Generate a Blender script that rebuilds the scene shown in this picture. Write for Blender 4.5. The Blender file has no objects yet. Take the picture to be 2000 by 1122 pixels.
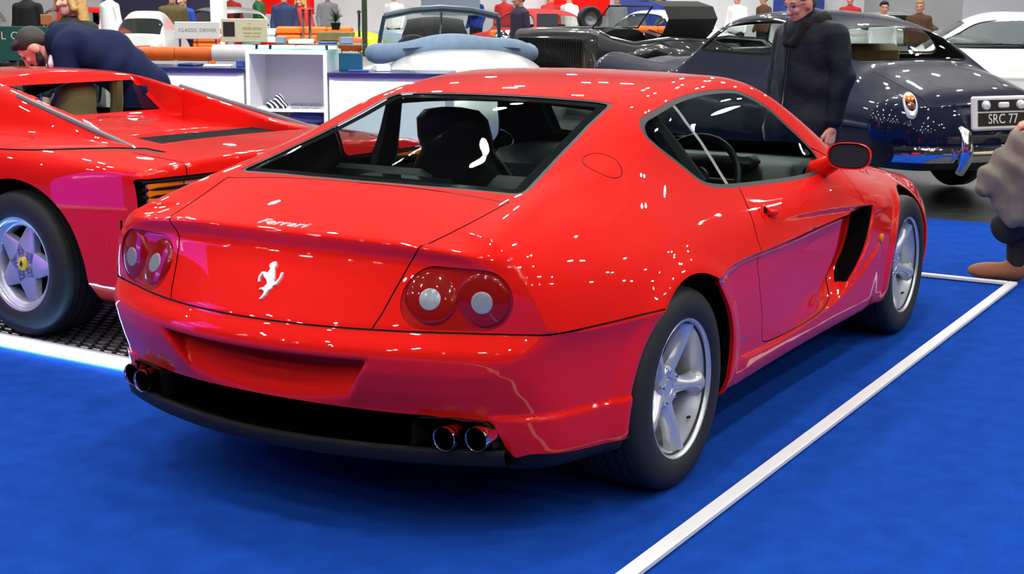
import bpy, math, random
import numpy as np
from mathutils import Matrix, Vector

# ---------------------------------------------------------------- camera
CAM_POS = (-4.056, -2.703, 1.542); CAM_YAW, CAM_PITCH, CAM_ROLL, FPX = 0.5370, 0.1982, 0.0070, 2773.6
sc = bpy.context.scene
def _cam():
    cy, sy, cp, sp = math.cos(CAM_YAW), math.sin(CAM_YAW), math.cos(CAM_PITCH), math.sin(CAM_PITCH)
    f = np.array([cy*cp, sy*cp, -sp]); r = np.array([sy, -cy, 0]); u = np.cross(r, f); c, s = math.cos(CAM_ROLL), math.sin(CAM_ROLL)
    return c*r+s*u, -s*r+c*u, f
CR, CU, CF = _cam()
cd = bpy.data.cameras.new('camera'); co = bpy.data.objects.new('camera', cd); sc.collection.objects.link(co)
cd.sensor_width = 36.0; cd.lens = FPX*36/2000; cd.clip_end = 300
co.matrix_world = Matrix(((CR[0], CU[0], -CF[0], CAM_POS[0]), (CR[1], CU[1], -CF[1], CAM_POS[1]), (CR[2], CU[2], -CF[2], CAM_POS[2]), (0, 0, 0, 1)))
sc.camera = co
def at(u, v, ax, val):
    """point on the plane axis=val seen at photo pixel (u,v)"""
    d = (u-1000)/FPX*CR+(561-v)/FPX*CU+CF; C = np.array(CAM_POS); return C+(val-C[ax])/d[ax]*d
def deep(u, v, t):
    """point at depth t (m along the view axis) seen at photo pixel (u,v)"""
    return np.array(CAM_POS)+t*((u-1000)/FPX*CR+(561-v)/FPX*CU+CF)

LAMP = 262.0   # emission of the ceiling lamps
# ---------------------------------------------------------------- world and exposure
w = bpy.data.worlds.new('hall_ambient'); sc.world = w; w.use_nodes = True
w.node_tree.nodes['Background'].inputs[0].default_value = (.92, .96, 1, 1); w.node_tree.nodes['Background'].inputs[1].default_value = WORLD = 0.10
sc.view_settings.view_transform = 'Standard'; sc.view_settings.look = 'None'; sc.view_settings.gamma = 1
sc.view_settings.use_curve_mapping = False; sc.view_settings.exposure = 0.0
# ---------------------------------------------------------------- helpers
def spl(xs, ys):
    """natural cubic spline, clamped outside"""
    xs = np.asarray(xs, float); ys = np.asarray(ys, float); n = len(xs)
    h = np.diff(xs); A = np.eye(n); b = np.zeros(n)
    for i in range(1, n-1):
        A[i, i-1] = h[i-1]; A[i, i] = 2*(h[i-1]+h[i]); A[i, i+1] = h[i]
        b[i] = 6*((ys[i+1]-ys[i])/h[i]-(ys[i]-ys[i-1])/h[i-1])
    m = np.linalg.solve(A, b)
    def ev(x):
        x = np.clip(np.asarray(x, float), xs[0], xs[-1])
        i = np.clip(np.searchsorted(xs, x)-1, 0, n-2)
        a = xs[i+1]-x; c = x-xs[i]; hh = h[i]
        return (m[i]*a**3+m[i+1]*c**3)/(6*hh)+(ys[i]/hh-m[i]*hh/6)*a+(ys[i+1]/hh-m[i+1]*hh/6)*c
    return ev
def lin(xs, ys):
    xs = np.asarray(xs, float); ys = np.asarray(ys, float)
    return lambda x: np.interp(x, xs, ys)
def sst(x, a, b):
    t = np.clip((x-a)/(b-a), 0, 1); return t*t*(3-2*t)
def smax(a, b, r):
    h = np.maximum(r-np.abs(a-b), 0)/r
    return np.maximum(a, b)+h*h*h*r/6
def smin(a, b, r):
    return -smax(-a, -b, r)

class M:
    """triangle mesh with smooth normals carried through cuts"""
    def __init__(s, V, T, N): s.V = V; s.T = T; s.N = N
    def compact(s):
        u, inv = np.unique(s.T, return_inverse=True)
        return M(s.V[u], inv.reshape(-1, 3), s.N[u])
    def split(s, f):
        """(f<0 part, f>=0 part); f a function of positions"""
        fv = f(s.V); neg = fv < 0
        k = neg[s.T].sum(1)
        A = [s.T[k == 3]]; B = [s.T[k == 0]]
        mix = s.T[(k == 1) | (k == 2)]
        if len(mix) == 0:
            return M(s.V, A[0], s.N).compact(), M(s.V, B[0], s.N).compact()
        nm = neg[mix]; one = nm.sum(1) == 1
        lone = np.where(one, np.argmax(nm, 1), np.argmax(~nm, 1))
        r = np.arange(len(mix))
        a = mix[r, lone]; b = mix[r, (lone+1) % 3]; c = mix[r, (lone+2) % 3]
        e = np.concatenate([np.stack([a, b], 1), np.stack([a, c], 1)])
        es = np.sort(e, 1); u, inv = np.unique(es, axis=0, return_inverse=True); inv = inv.ravel()
        t = fv[u[:, 0]]/(fv[u[:, 0]]-fv[u[:, 1]])
        nv = s.V[u[:, 0]]*(1-t)[:, None]+s.V[u[:, 1]]*t[:, None]
        nn = s.N[u[:, 0]]*(1-t)[:, None]+s.N[u[:, 1]]*t[:, None]
        nn /= np.linalg.norm(nn, axis=1)[:, None]+1e-12
        V = np.concatenate([s.V, nv]); N = np.concatenate([s.N, nn]); n0 = len(s.V)
        ab = n0+inv[:len(mix)]; ac = n0+inv[len(mix):]
        tip = np.stack([a, ab, ac], 1)
        q = np.concatenate([np.stack([ab, b, c], 1), np.stack([ab, c, ac], 1)])
        o2 = np.concatenate([one, one])
        A += [tip[one], q[~o2]]; B += [tip[~one], q[o2]]
        return M(V, np.concatenate(A), N).compact(), M(V, np.concatenate(B), N).compact()
    def band(s, f, w):
        """split off the strip |f|<w: (strip, rest)"""
        lo, hi = s.split(lambda p: f(p)-w)
        out, strip = lo.split(lambda p: f(p)+w)
        return strip, join(out, hi)
    def off(s, d): return M(s.V+s.N*d, s.T, s.N)
    def boundary(s):
        e = np.concatenate([s.T[:, [0, 1]], s.T[:, [1, 2]], s.T[:, [2, 0]]])
        es = np.sort(e, 1); u, i, c = np.unique(es, axis=0, return_index=True, return_counts=True)
        return e[i[c == 1]]
    def wall(s, f, vec, tol=0.003):
        """extrude the open edges lying on f=0 by vec (array/func of (V,N))"""
        e = s.boundary(); ok = np.abs(f(s.V)) < tol
        e = e[ok[e].all(1)]
        if len(e) == 0: return None
        d = vec(s.V, s.N) if callable(vec) else np.asarray(vec, float)
        V = np.concatenate([s.V, s.V+d]); n = len(s.V)
        T = np.concatenate([np.stack([e[:, 1], e[:, 0], e[:, 0]+n], 1), np.stack([e[:, 1], e[:, 0]+n, e[:, 1]+n], 1)])
        m = M(V, T, V*0).compact(); m.N = vnormals(m.V, m.T); return m
def vnormals(V, T):
    fn = np.cross(V[T[:, 1]]-V[T[:, 0]], V[T[:, 2]]-V[T[:, 0]]); N = np.zeros_like(V)
    for k in range(3): np.add.at(N, T[:, k], fn)
    return N/(np.linalg.norm(N, axis=1)[:, None]+1e-12)
def join(*ms):
    ms = [m for m in ms if m is not None and len(m.T)]
    V = []; T = []; N = []; n = 0
    for m in ms: V.append(m.V); N.append(m.N); T.append(m.T+n); n += len(m.V)
    return M(np.concatenate(V), np.concatenate(T), np.concatenate(N))
def mirror(m):
    s = np.array([1, -1, 1.]); return M(m.V*s, m.T[:, ::-1], m.N*s)

def surface(F, x0, x1, ymax, z0, z1, h, iters=4, slab=48, ymin=None):
    """mesh F(x,|y|,z)=0, mirror symmetric in y (surface nets + projection)"""
    sym = ymin is None; AB = np.abs if sym else (lambda q: q); yb = -.5*h if sym else ymin
    xs = np.arange(x0, x1+h, h); ys = yb+np.arange(int((ymax-yb)/h)+3)*h; zs = np.arange(z0, z1+h, h)
    val = np.empty((len(xs), len(ys), len(zs)), np.float32)
    Y = AB(ys)[None, :, None]; Z = zs[None, None, :]
    for i in range(0, len(xs), slab):
        val[i:i+slab] = F(xs[i:i+slab][:, None, None], Y, Z)
    sg = val < 0
    c = np.zeros(tuple(n-1 for n in sg.shape), np.int8)
    for dx in (0, 1):
        for dy in (0, 1):
            for dz in (0, 1):
                c += sg[dx:sg.shape[0]-1+dx, dy:sg.shape[1]-1+dy, dz:sg.shape[2]-1+dz]
    act = (c > 0) & (c < 8); I = np.argwhere(act)
    idx = np.full(c.shape, -1, np.int32); idx[act] = np.arange(len(I))
    P = np.zeros((len(I), 3)); cnt = np.zeros(len(I))
    cor = [(a, b, d) for a in (0, 1) for b in (0, 1) for d in (0, 1)]
    for p in cor:
        for ax in range(3):
            if p[ax]: continue
            q = list(p); q[ax] = 1
            a = val[I[:, 0]+p[0], I[:, 1]+p[1], I[:, 2]+p[2]]; b = val[I[:, 0]+q[0], I[:, 1]+q[1], I[:, 2]+q[2]]
            k = (a < 0) != (b < 0); t = np.where(k, a/np.where(k, a-b, 1), 0)
            pos = I+np.array(p); pos = pos.astype(float); pos[:, ax] += t
            P[k] += pos[k]; cnt += k
    P /= cnt[:, None]
    V = np.stack([x0+P[:, 0]*h, yb+P[:, 1]*h, z0+P[:, 2]*h], 1)
    Q = []
    for ax in range(3):
        n = [s for s in sg.shape]; sl0 = [slice(None)]*3; sl1 = [slice(None)]*3
        sl0[ax] = slice(0, n[ax]-1); sl1[ax] = slice(1, n[ax])
        d = sg[tuple(sl0)] != sg[tuple(sl1)]; E = np.argwhere(d)
        b, g = (ax+1) % 3, (ax+2) % 3
        ok = (E[:, b] > 0) & (E[:, g] > 0) & (E[:, b] < n[b]-1) & (E[:, g] < n[g]-1); E = E[ok]
        inside = sg[E[:, 0], E[:, 1], E[:, 2]]
        def cell(db, dg):
            e = E.copy(); e[:, b] -= db; e[:, g] -= dg
            return idx[e[:, 0], e[:, 1], e[:, 2]]
        q = np.stack([cell(1, 1), cell(0, 1), cell(0, 0), cell(1, 0)], 1)
        q[~inside] = q[~inside][:, ::-1]; Q.append(q)
    Q = np.concatenate(Q); Q = Q[(Q >= 0).all(1)]
    mid = (I[:, 1] == 0) & sym; V[mid, 1] = 0
    def grad(V, e):
        g = np.empty_like(V)
        for k in range(3):
            d = np.zeros(3); d[k] = e; A = V+d; B = V-d
            g[:, k] = (F(A[:, 0], AB(A[:, 1]), A[:, 2])-F(B[:, 0], AB(B[:, 1]), B[:, 2]))/(2*e)
        return g
    for it in range(iters):
        f = F(V[:, 0], AB(V[:, 1]), V[:, 2]); g = grad(V, 1e-3)
        st = np.clip(f/((g**2).sum(1)+.05), -h, h)[:, None]*g
        st *= np.minimum(1, h*.7/(np.linalg.norm(st, axis=1)[:, None]+1e-9))
        V = V-st; V[mid, 1] = 0
        if sym: V[:, 1] = np.maximum(V[:, 1], 0)
    N = grad(V, 2.5e-3); N[mid, 1] = 0; N /= np.linalg.norm(N, axis=1)[:, None]+1e-12
    T = np.concatenate([Q[:, [0, 1, 2]], Q[:, [0, 2, 3]]])
    if not sym: return M(V, T, N)
    # mirror and weld at y=0
    n = len(V); mp = np.arange(n)+n; mp[mid] = np.arange(n)[mid]
    V2 = np.concatenate([V, V*[1, -1, 1]]); N2 = np.concatenate([N, N*[1, -1, 1]])
    return M(V2, np.concatenate([T, mp[T][:, ::-1]]), N2).compact()

def poly_sdf(poly, r=0.0):
    """signed distance (neg inside) to a closed 2-D polygon, returns f(u,v)"""
    P = np.asarray(poly, float); Q = np.roll(P, -1, 0)
    def f(u, v):
        u = np.asarray(u, float); v = np.asarray(v, float)
        d = np.full(u.shape, 1e9); ins = np.zeros(u.shape, bool)
        for a, b in zip(P, Q):
            e = b-a; t = np.clip(((u-a[0])*e[0]+(v-a[1])*e[1])/(e@e+1e-12), 0, 1)
            d = np.minimum(d, (u-a[0]-t*e[0])**2+(v-a[1]-t*e[1])**2)
            cr = (a[1] > v) != (b[1] > v)
            xx = a[0]+(v-a[1])/(e[1] if abs(e[1]) > 1e-12 else 1e-12)*e[0]
            ins ^= cr & (u < xx)
        return np.where(ins, -1, 1)*np.sqrt(d)-r
    return f
def smooth_loop(pts, n=8):
    """closed Catmull-Rom through pts"""
    P = np.asarray(pts, float); out = []
    for i in range(len(P)):
        a, b, c, d = P[i-1], P[i], P[(i+1) % len(P)], P[(i+2) % len(P)]
        for k in range(n):
            t = k/n
            out.append(.5*((2*b)+(c-a)*t+(2*a-5*b+4*c-d)*t*t+(3*b-a-3*c+d)*t**3))
    return np.array(out)
def smooth_line(pts, n=8):
    P = np.asarray(pts, float); P = np.vstack([2*P[0]-P[1], P, 2*P[-1]-P[-2]]); out = []
    for i in range(1, len(P)-2):
        a, b, c, d = P[i-1], P[i], P[i+1], P[i+2]
        for k in range(n):
            t = k/n
            out.append(.5*((2*b)+(c-a)*t+(2*a-5*b+4*c-d)*t*t+(3*b-a-3*c+d)*t**3))
    out.append(P[-2]); return np.array(out)

# ---------------------------------------------------------------- object makers
COL = bpy.context.scene.collection
def place(o, parent=None, loc=None, rot=None):
    COL.objects.link(o)
    if parent is not None: o.parent = parent
    if loc is not None: o.location = loc
    if rot is not None: o.rotation_euler = rot
    return o
def tag(o, label=None, cat=None, group=None, kind=None):
    if label: o['label'] = label
    if cat: o['category'] = cat
    if group: o['group'] = group
    if kind: o['kind'] = kind
    return o
def thing(name, label, cat, loc=(0, 0, 0), rz=0., group=None):
    return tag(place(bpy.data.objects.new(name, None), None, loc, (0, 0, rz)), label, cat, group)
def obj_m(name, m, mat, parent=None, loc=None, rot=None):
    """object from an M mesh, custom normals kept"""
    me = bpy.data.meshes.new(name); nt = len(m.T)
    me.vertices.add(len(m.V)); me.vertices.foreach_set('co', m.V.astype(np.float32).ravel())
    me.loops.add(nt*3); me.loops.foreach_set('vertex_index', m.T.astype(np.int32).ravel())
    me.polygons.add(nt); me.polygons.foreach_set('loop_start', np.arange(nt, dtype=np.int32)*3)
    me.polygons.foreach_set('use_smooth', np.ones(nt, bool))
    me.update(); me.validate()
    if len(me.vertices) == len(m.N): me.normals_split_custom_set_from_vertices(m.N.astype(np.float32))
    me.materials.append(mat)
    return place(bpy.data.objects.new(name, me), parent, loc, rot)
class B:
    """mesh builder: V, F lists"""
    def __init__(s): s.V = []; s.F = []
    def add(s, V, F):
        n = len(s.V); s.V += [tuple(map(float, v)) for v in V]; s.F += [tuple(i+n for i in f) for f in F]; return s
    def box(s, c, d, rz=0, bev=0, R=None):
        c = np.array(c, float); d = np.array(d, float)/2
        if bev <= 0:
            v = np.array([(x, y, z) for x in (-1, 1) for y in (-1, 1) for z in (-1, 1)])*d
            f = [(0, 1, 3, 2), (4, 6, 7, 5), (0, 4, 5, 1), (2, 3, 7, 6), (0, 2, 6, 4), (1, 5, 7, 3)]
        else:
            b = min(bev, d.min()*.98); v = []; ix = {}
            for sx in (-1, 1):
                for sy in (-1, 1):
                    for sz in (-1, 1):
                        sg = np.array((sx, sy, sz))
                        for k in range(3):
                            e = d-b; e[k] = d[k]; ix[sx, sy, sz, k] = len(v); v.append(sg*e)
            v = np.array(v); f = []
            for k in range(3):
                i, j = (k+1) % 3, (k+2) % 3
                for sk in (-1, 1):
                    loop = []
                    for si, sj in ((-1, -1), (1, -1), (1, 1), (-1, 1)):
                        q = [0, 0, 0]; q[k] = sk; q[i] = si; q[j] = sj; loop.append(ix[q[0], q[1], q[2], k])
                    f.append(tuple(loop if sk > 0 else loop[::-1]))
                for si in (-1, 1):
                    for sj in (-1, 1):
                        qa = [0]*3; qb = [0]*3; qa[i] = qb[i] = si; qa[j] = qb[j] = sj; qa[k] = -1; qb[k] = 1
                        l = (ix[(*qa, i)], ix[(*qb, i)], ix[(*qb, j)], ix[(*qa, j)])
                        f.append(l if si*sj < 0 else l[::-1])
            for sx in (-1, 1):
                for sy in (-1, 1):
                    for sz in (-1, 1):
                        l = tuple(ix[sx, sy, sz, k] for k in range(3)); f.append(l if sx*sy*sz > 0 else l[::-1])
        if R is not None: v = v@np.asarray(R).T
        if rz: v = v@np.array([[math.cos(rz), math.sin(rz), 0], [-math.sin(rz), math.cos(rz), 0], [0, 0, 1]])
        return s.add(v+c, f)
    def tube(s, pts, r, n=8, closed=False, caps=True):
        P = np.array(pts, float); k = len(P); rr = np.full(k, r) if np.isscalar(r) else np.array(r, float)
        T = np.gradient(P, axis=0) if not closed else np.roll(P, -1, 0)-np.roll(P, 1, 0)
        T /= np.linalg.norm(T, axis=1)[:, None]+1e-12
        u = np.cross(T[0], [0, 0, 1.]); u = u if np.linalg.norm(u) > .1 else np.cross(T[0], [1., 0, 0]); V = []
        for i in range(k):
            u = u-T[i]*(u@T[i]); u /= np.linalg.norm(u)+1e-12; w = np.cross(T[i], u)
            for j in range(n):
                a = 2*math.pi*j/n; V.append(P[i]+rr[i]*(math.cos(a)*u+math.sin(a)*w))
        F = []
        for i in range(k if closed else k-1):
            for j in range(n):
                a, b = i*n+j, i*n+(j+1) % n; c, d = ((i+1) % k)*n+(j+1) % n, ((i+1) % k)*n+j
                F.append((a, b, c, d))
        if caps and not closed: F += [tuple(range(n))[::-1], tuple((k-1)*n+j for j in range(n))]
        return s.add(V, F)
    def lathe(s, prof, n=24, R=None, c=(0, 0, 0), arc=2*math.pi):
        """prof list of (r,h) about +Z; R maps local to world"""
        V = []; F = []; k = len(prof); full = abs(arc-2*math.pi) < 1e-6; m = n if full else n+1
        for j in range(m):
            a = arc*j/n
            for r, h in prof: V.append((r*math.cos(a), r*math.sin(a), h))
        for j in range(n):
            for i in range(k-1):
                a, b = j*k+i, ((j+1) % m)*k+i
                F.append((a, b, b+1, a+1))
        V = np.array(V)
        if R is not None: V = V@np.asarray(R, float).T
        return s.add(V+np.array(c, float), F)
    def prism(s, poly, lo, hi, ax=2, R=None, c=(0, 0, 0)):
        """extrude 2-D polygon along axis ax from lo to hi"""
        n = len(poly); V = []
        for h in (lo, hi):
            for p in poly:
                q = [0, 0, 0]; q[ax] = h; q[(ax+1) % 3] = p[0]; q[(ax+2) % 3] = p[1]; V.append(q)
        F = [tuple(range(n))[::-1], tuple(range(n, 2*n))]+[(i, (i+1) % n, n+(i+1) % n, n+i) for i in range(n)]
        V = np.array(V, float)
        if R is not None: V = V@np.asarray(R, float).T
        return s.add(V+np.array(c, float), F)
    def grid(s, P):
        """P array (n,m,3)"""
        P = np.asarray(P, float); n, m = P.shape[:2]
        return s.add(P.reshape(-1, 3), [(i*m+j, (i+1)*m+j, (i+1)*m+j+1, i*m+j+1) for i in range(n-1) for j in range(m-1)])
    def obj(s, name, mat, parent=None, loc=None, rot=None, smooth=False, angle=40):
        me = bpy.data.meshes.new(name); me.from_pydata(s.V, [], s.F); me.update()
        me.materials.append(mat)
        if smooth:
            me.polygons.foreach_set('use_smooth', [True]*len(me.polygons)); me.set_sharp_from_angle(angle=math.radians(angle))
        return place(bpy.data.objects.new(name, me), parent, loc, rot)
def frame(n, up=(0, 0, 1)):
    """matrix with columns u,v,n"""
    n = np.array(n, float); n /= np.linalg.norm(n); u = np.cross(up, n)
    if np.linalg.norm(u) < 1e-3: u = np.array([1., 0, 0])
    u /= np.linalg.norm(u); return np.stack([u, np.cross(n, u), n], 1)
def dup(root, loc=None, rz=None, label=None, group=None):
    r = root.copy(); COL.objects.link(r)
    if loc is not None: r.location = loc
    if rz is not None: r.rotation_euler = (0, 0, rz)
    if label: r['label'] = label
    if group: r['group'] = group
    for ch in list(root.children):
        c = ch.copy(); COL.objects.link(c); c.parent = r
        for g in ch.children:
            d = g.copy(); COL.objects.link(d); d.parent = c
    return r
def text_obj(name, body, size, mat, parent=None, loc=(0, 0, 0), Rm=None, ext=0.0, bev=0.0, align='CENTER', sx=1.0, shear=0.0, spacing=1.0):
    """flat or raised lettering turned into a mesh"""
    cu = bpy.data.curves.new(name, 'FONT'); cu.body = body; cu.size = size; cu.extrude = ext; cu.bevel_depth = bev
    cu.align_x = align; cu.align_y = 'CENTER'; cu.shear = shear; cu.space_character = spacing; cu.resolution_u = 3
    o = bpy.data.objects.new(name, cu); COL.objects.link(o)
    me = bpy.data.meshes.new_from_object(o.evaluated_get(bpy.context.evaluated_depsgraph_get()))
    bpy.data.objects.remove(o); bpy.data.curves.remove(cu)
    n = len(me.vertices); v = np.empty(n*3, np.float32); me.vertices.foreach_get('co', v); v = v.reshape(-1, 3)*[sx, 1, 1]
    if Rm is not None: v = v@np.asarray(Rm).T
    me.vertices.foreach_set('co', v.astype(np.float32).ravel()); me.materials.clear(); me.materials.append(mat); me.name = name; me.update()
    return place(bpy.data.objects.new(name, me), parent, loc)

# ---------------------------------------------------------------- materials
def mat(name, color=(.8, .8, .8), rough=.5, metal=0., coat=0., spec=.5, trans=0., emit=None, es=0., bump=0., bscale=200., noise=0., nscale=30., coat_rough=.03, sheen=0., ior=1.45):
    m = bpy.data.materials.new(name); m.use_nodes = True; nt = m.node_tree; b = nt.nodes['Principled BSDF']
    b.inputs['Base Color'].default_value = (*color, 1); b.inputs['Roughness'].default_value = rough
    b.inputs['Metallic'].default_value = metal; b.inputs['Coat Weight'].default_value = coat; b.inputs['Coat Roughness'].default_value = coat_rough
    b.inputs['Specular IOR Level'].default_value = spec; b.inputs['Transmission Weight'].default_value = trans; b.inputs['IOR'].default_value = ior
    b.inputs['Sheen Weight'].default_value = sheen
    if emit: b.inputs['Emission Color'].default_value = (*emit, 1); b.inputs['Emission Strength'].default_value = es
    if noise > 0 or bump > 0:
        tc = nt.nodes.new('ShaderNodeTexCoord')
    if noise > 0:
        n = nt.nodes.new('ShaderNodeTexNoise'); n.inputs['Scale'].default_value = nscale; n.inputs['Detail'].default_value = 5
        nt.links.new(tc.outputs['Object'], n.inputs['Vector'])
        mx = nt.nodes.new('ShaderNodeMix'); mx.data_type = 'RGBA'; mx.blend_type = 'MULTIPLY'; mx.inputs['Factor'].default_value = 1
        r = nt.nodes.new('ShaderNodeMapRange'); r.inputs['From Min'].default_value = .25; r.inputs['From Max'].default_value = .75
        r.inputs['To Min'].default_value = 1-noise; r.inputs['To Max'].default_value = 1+noise
        nt.links.new(n.outputs['Fac'], r.inputs['Value']); mx.inputs['A'].default_value = (*color, 1)
        nt.links.new(r.outputs['Result'], mx.inputs['B']); nt.links.new(mx.outputs['Result'], b.inputs['Base Color'])
    if bump > 0:
        n2 = nt.nodes.new('ShaderNodeTexNoise'); n2.inputs['Scale'].default_value = bscale; n2.inputs['Detail'].default_value = 3
        nt.links.new(tc.outputs['Object'], n2.inputs['Vector'])
        bp = nt.nodes.new('ShaderNodeBump'); bp.inputs['Strength'].default_value = bump; bp.inputs['Distance'].default_value = .01
        nt.links.new(n2.outputs['Fac'], bp.inputs['Height']); nt.links.new(bp.outputs['Normal'], b.inputs['Normal'])
    return m
def glass(name, tint=(.7, .8, .78), ior=1.5, rough=0.0):
    """thin pane: fresnel reflection over a tinted see-through"""
    m = bpy.data.materials.new(name); m.use_nodes = True; nt = m.node_tree; nt.nodes.clear()
    o = nt.nodes.new('ShaderNodeOutputMaterial'); mx = nt.nodes.new('ShaderNodeMixShader')
    t = nt.nodes.new('ShaderNodeBsdfTransparent'); g = nt.nodes.new('ShaderNodeBsdfGlossy')
    t.inputs['Color'].default_value = (*tint, 1); g.inputs['Roughness'].default_value = rough; g.inputs['Color'].default_value = (1, 1, 1, 1)
    ge = nt.nodes.new('ShaderNodeNewGeometry'); f0 = ((ior-1)/(ior+1))**2   # Schlick, same from both sides of the pane
    def math_(op, a, b=None):
        n = nt.nodes.new('ShaderNodeMath'); n.operation = op
        for k, q in enumerate((a, b)):
            if q is None: continue
            if isinstance(q, (int, float)): n.inputs[k].default_value = q
            else: nt.links.new(q, n.inputs[k])
        return n.outputs[0]
    dp = nt.nodes.new('ShaderNodeVectorMath'); dp.operation = 'DOT_PRODUCT'
    nt.links.new(ge.outputs['Normal'], dp.inputs[0]); nt.links.new(ge.outputs['Incoming'], dp.inputs[1])
    fr = math_('ADD', math_('MULTIPLY', math_('POWER', math_('SUBTRACT', 1.0, math_('ABSOLUTE', dp.outputs['Value'])), 5.0), 1-f0), f0)
    nt.links.new(fr, mx.inputs[0]); nt.links.new(t.outputs[0], mx.inputs[1]); nt.links.new(g.outputs[0], mx.inputs[2]); nt.links.new(mx.outputs[0], o.inputs[0])
    return m
def lined(m, inner=(.012, .012, .013)):
    """give a painted shell a dark trimmed inner side"""
    nt = m.node_tree; out = nt.nodes['Material Output']; b = nt.nodes['Principled BSDF']
    d = nt.nodes.new('ShaderNodeBsdfDiffuse'); d.inputs['Color'].default_value = (*inner, 1); g = nt.nodes.new('ShaderNodeNewGeometry'); x = nt.nodes.new('ShaderNodeMixShader')
    nt.links.new(g.outputs['Backfacing'], x.inputs[0]); nt.links.new(b.outputs[0], x.inputs[1]); nt.links.new(d.outputs[0], x.inputs[2]); nt.links.new(x.outputs[0], out.inputs[0])
    return m
# ================================================================ the hall: floor, walls, ceiling, lamps
def carpet_mat(name, c1, c2):
    m = mat(name, c1, .95, spec=.02); nt = m.node_tree; b = nt.nodes['Principled BSDF']
    tc = nt.nodes.new('ShaderNodeTexCoord'); n1 = nt.nodes.new('ShaderNodeTexNoise'); n1.inputs['Scale'].default_value = 170; n1.inputs['Detail'].default_value = 4
    n2 = nt.nodes.new('ShaderNodeTexNoise'); n2.inputs['Scale'].default_value = 9; n2.inputs['Detail'].default_value = 6
    ad = nt.nodes.new('ShaderNodeMath'); ad.operation = 'MULTIPLY_ADD'; ad.inputs[1].default_value = .55
    for n in (n1, n2): nt.links.new(tc.outputs['Object'], n.inputs['Vector'])
    nt.links.new(n1.outputs['Fac'], ad.inputs[0]); sc2 = nt.nodes.new('ShaderNodeMath'); sc2.operation = 'MULTIPLY'; sc2.inputs[1].default_value = .45
    nt.links.new(n2.outputs['Fac'], sc2.inputs[0]); nt.links.new(sc2.outputs[0], ad.inputs[2])
    r = nt.nodes.new('ShaderNodeValToRGB'); r.color_ramp.elements[0].position = .3; r.color_ramp.elements[1].position = .7
    r.color_ramp.elements[0].color = (*c1, 1); r.color_ramp.elements[1].color = (*c2, 1)
    nt.links.new(ad.outputs[0], r.inputs['Fac']); nt.links.new(r.outputs['Color'], b.inputs['Base Color'])
    bp = nt.nodes.new('ShaderNodeBump'); bp.inputs['Strength'].default_value = .35; bp.inputs['Distance'].default_value = .004
    nt.links.new(n1.outputs['Fac'], bp.inputs['Height']); nt.links.new(bp.outputs['Normal'], b.inputs['Normal'])
    return m
X0, X1, Y0, Y1, ZC = -16., 34., -16., 30., 9.0
CONC = mat('dark_hall_floor', (.035, .038, .040), .45, noise=.35, nscale=1.2, bump=.1, bscale=60)
WALLM = mat('pale_hall_wall', (.55, .56, .58), .9, noise=.06, nscale=.6)
DRAPE = mat('black_drape', (.03, .03, .034), .95, noise=.2, nscale=1.5)
CEIL = mat('dark_ceiling', (.02, .021, .022), .95, noise=.1, nscale=.5)
b = B(); b.box(((X0+X1)/2, (Y0+Y1)/2, -.064), (X1-X0, Y1-Y0, .10)); tag(b.obj('floor', CONC), kind='structure')
for nm, c, d in (('wall_front', (X1+.1, (Y0+Y1)/2, ZC/2), (.2, Y1-Y0+.4, ZC)), ('wall_back', (X0-.1, (Y0+Y1)/2, ZC/2), (.2, Y1-Y0+.4, ZC)),
                 ('wall_left', ((X0+X1)/2, Y1+.1, ZC/2), (X1-X0, .2, ZC)), ('wall_right', ((X0+X1)/2, Y0-.1, ZC/2), (X1-X0, .2, ZC))):
    b = B(); b.box(c, d); tag(b.obj(nm, WALLM if nm in ('wall_front', 'wall_left') else DRAPE), kind='structure')
b = B(); b.box(((X0+X1)/2, (Y0+Y1)/2, ZC+.1), (X1-X0, Y1-Y0, .2)); tag(b.obj('ceiling', CEIL), kind='structure')
# lamps in pairs under the ceiling trusses
LAMPH = mat('lamp_housing', (.02, .02, .02), .5)
LAMPE = mat('lamp_face', (1, 1, 1), .5, emit=(1.0, .97, .93), es=LAMP*1.9)
rnd = random.Random(4)
b = B(); b.lathe([(.06, .26), (.11, .22), (.125, 0), (.105, 0), (.10, .02)], 20); _h = b.obj('hall_lamp', LAMPH, smooth=True)
tag(_h, 'round ceiling spotlight hanging high over the stand', 'lamp', 'ceiling spotlights of the hall')
b = B(); b.lathe([(.10, .012), (0, .012)], 20); b.F = [f[::-1] for f in b.F]; _f = b.obj('lamp_face', LAMPE, _h)
spots = []
for i in range(-1, 9):
    for j in range(-1, 8):
        x = -9.5+3.4*i+rnd.uniform(-.35, .35); y = -10.5+3.3*j+rnd.uniform(-.35, .35)
        spots.append((x, y))
        if (i+j) % 2 == 0: spots.append((x+rnd.uniform(.45, .7), y+rnd.uniform(-.15, .15)))
for k, (x, y) in enumerate(spots):
    z = 7.4+rnd.uniform(-.1, .1)
    if k == 0: _h.location = (x, y, z)
    else: dup(_h, (x, y, z))
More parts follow.
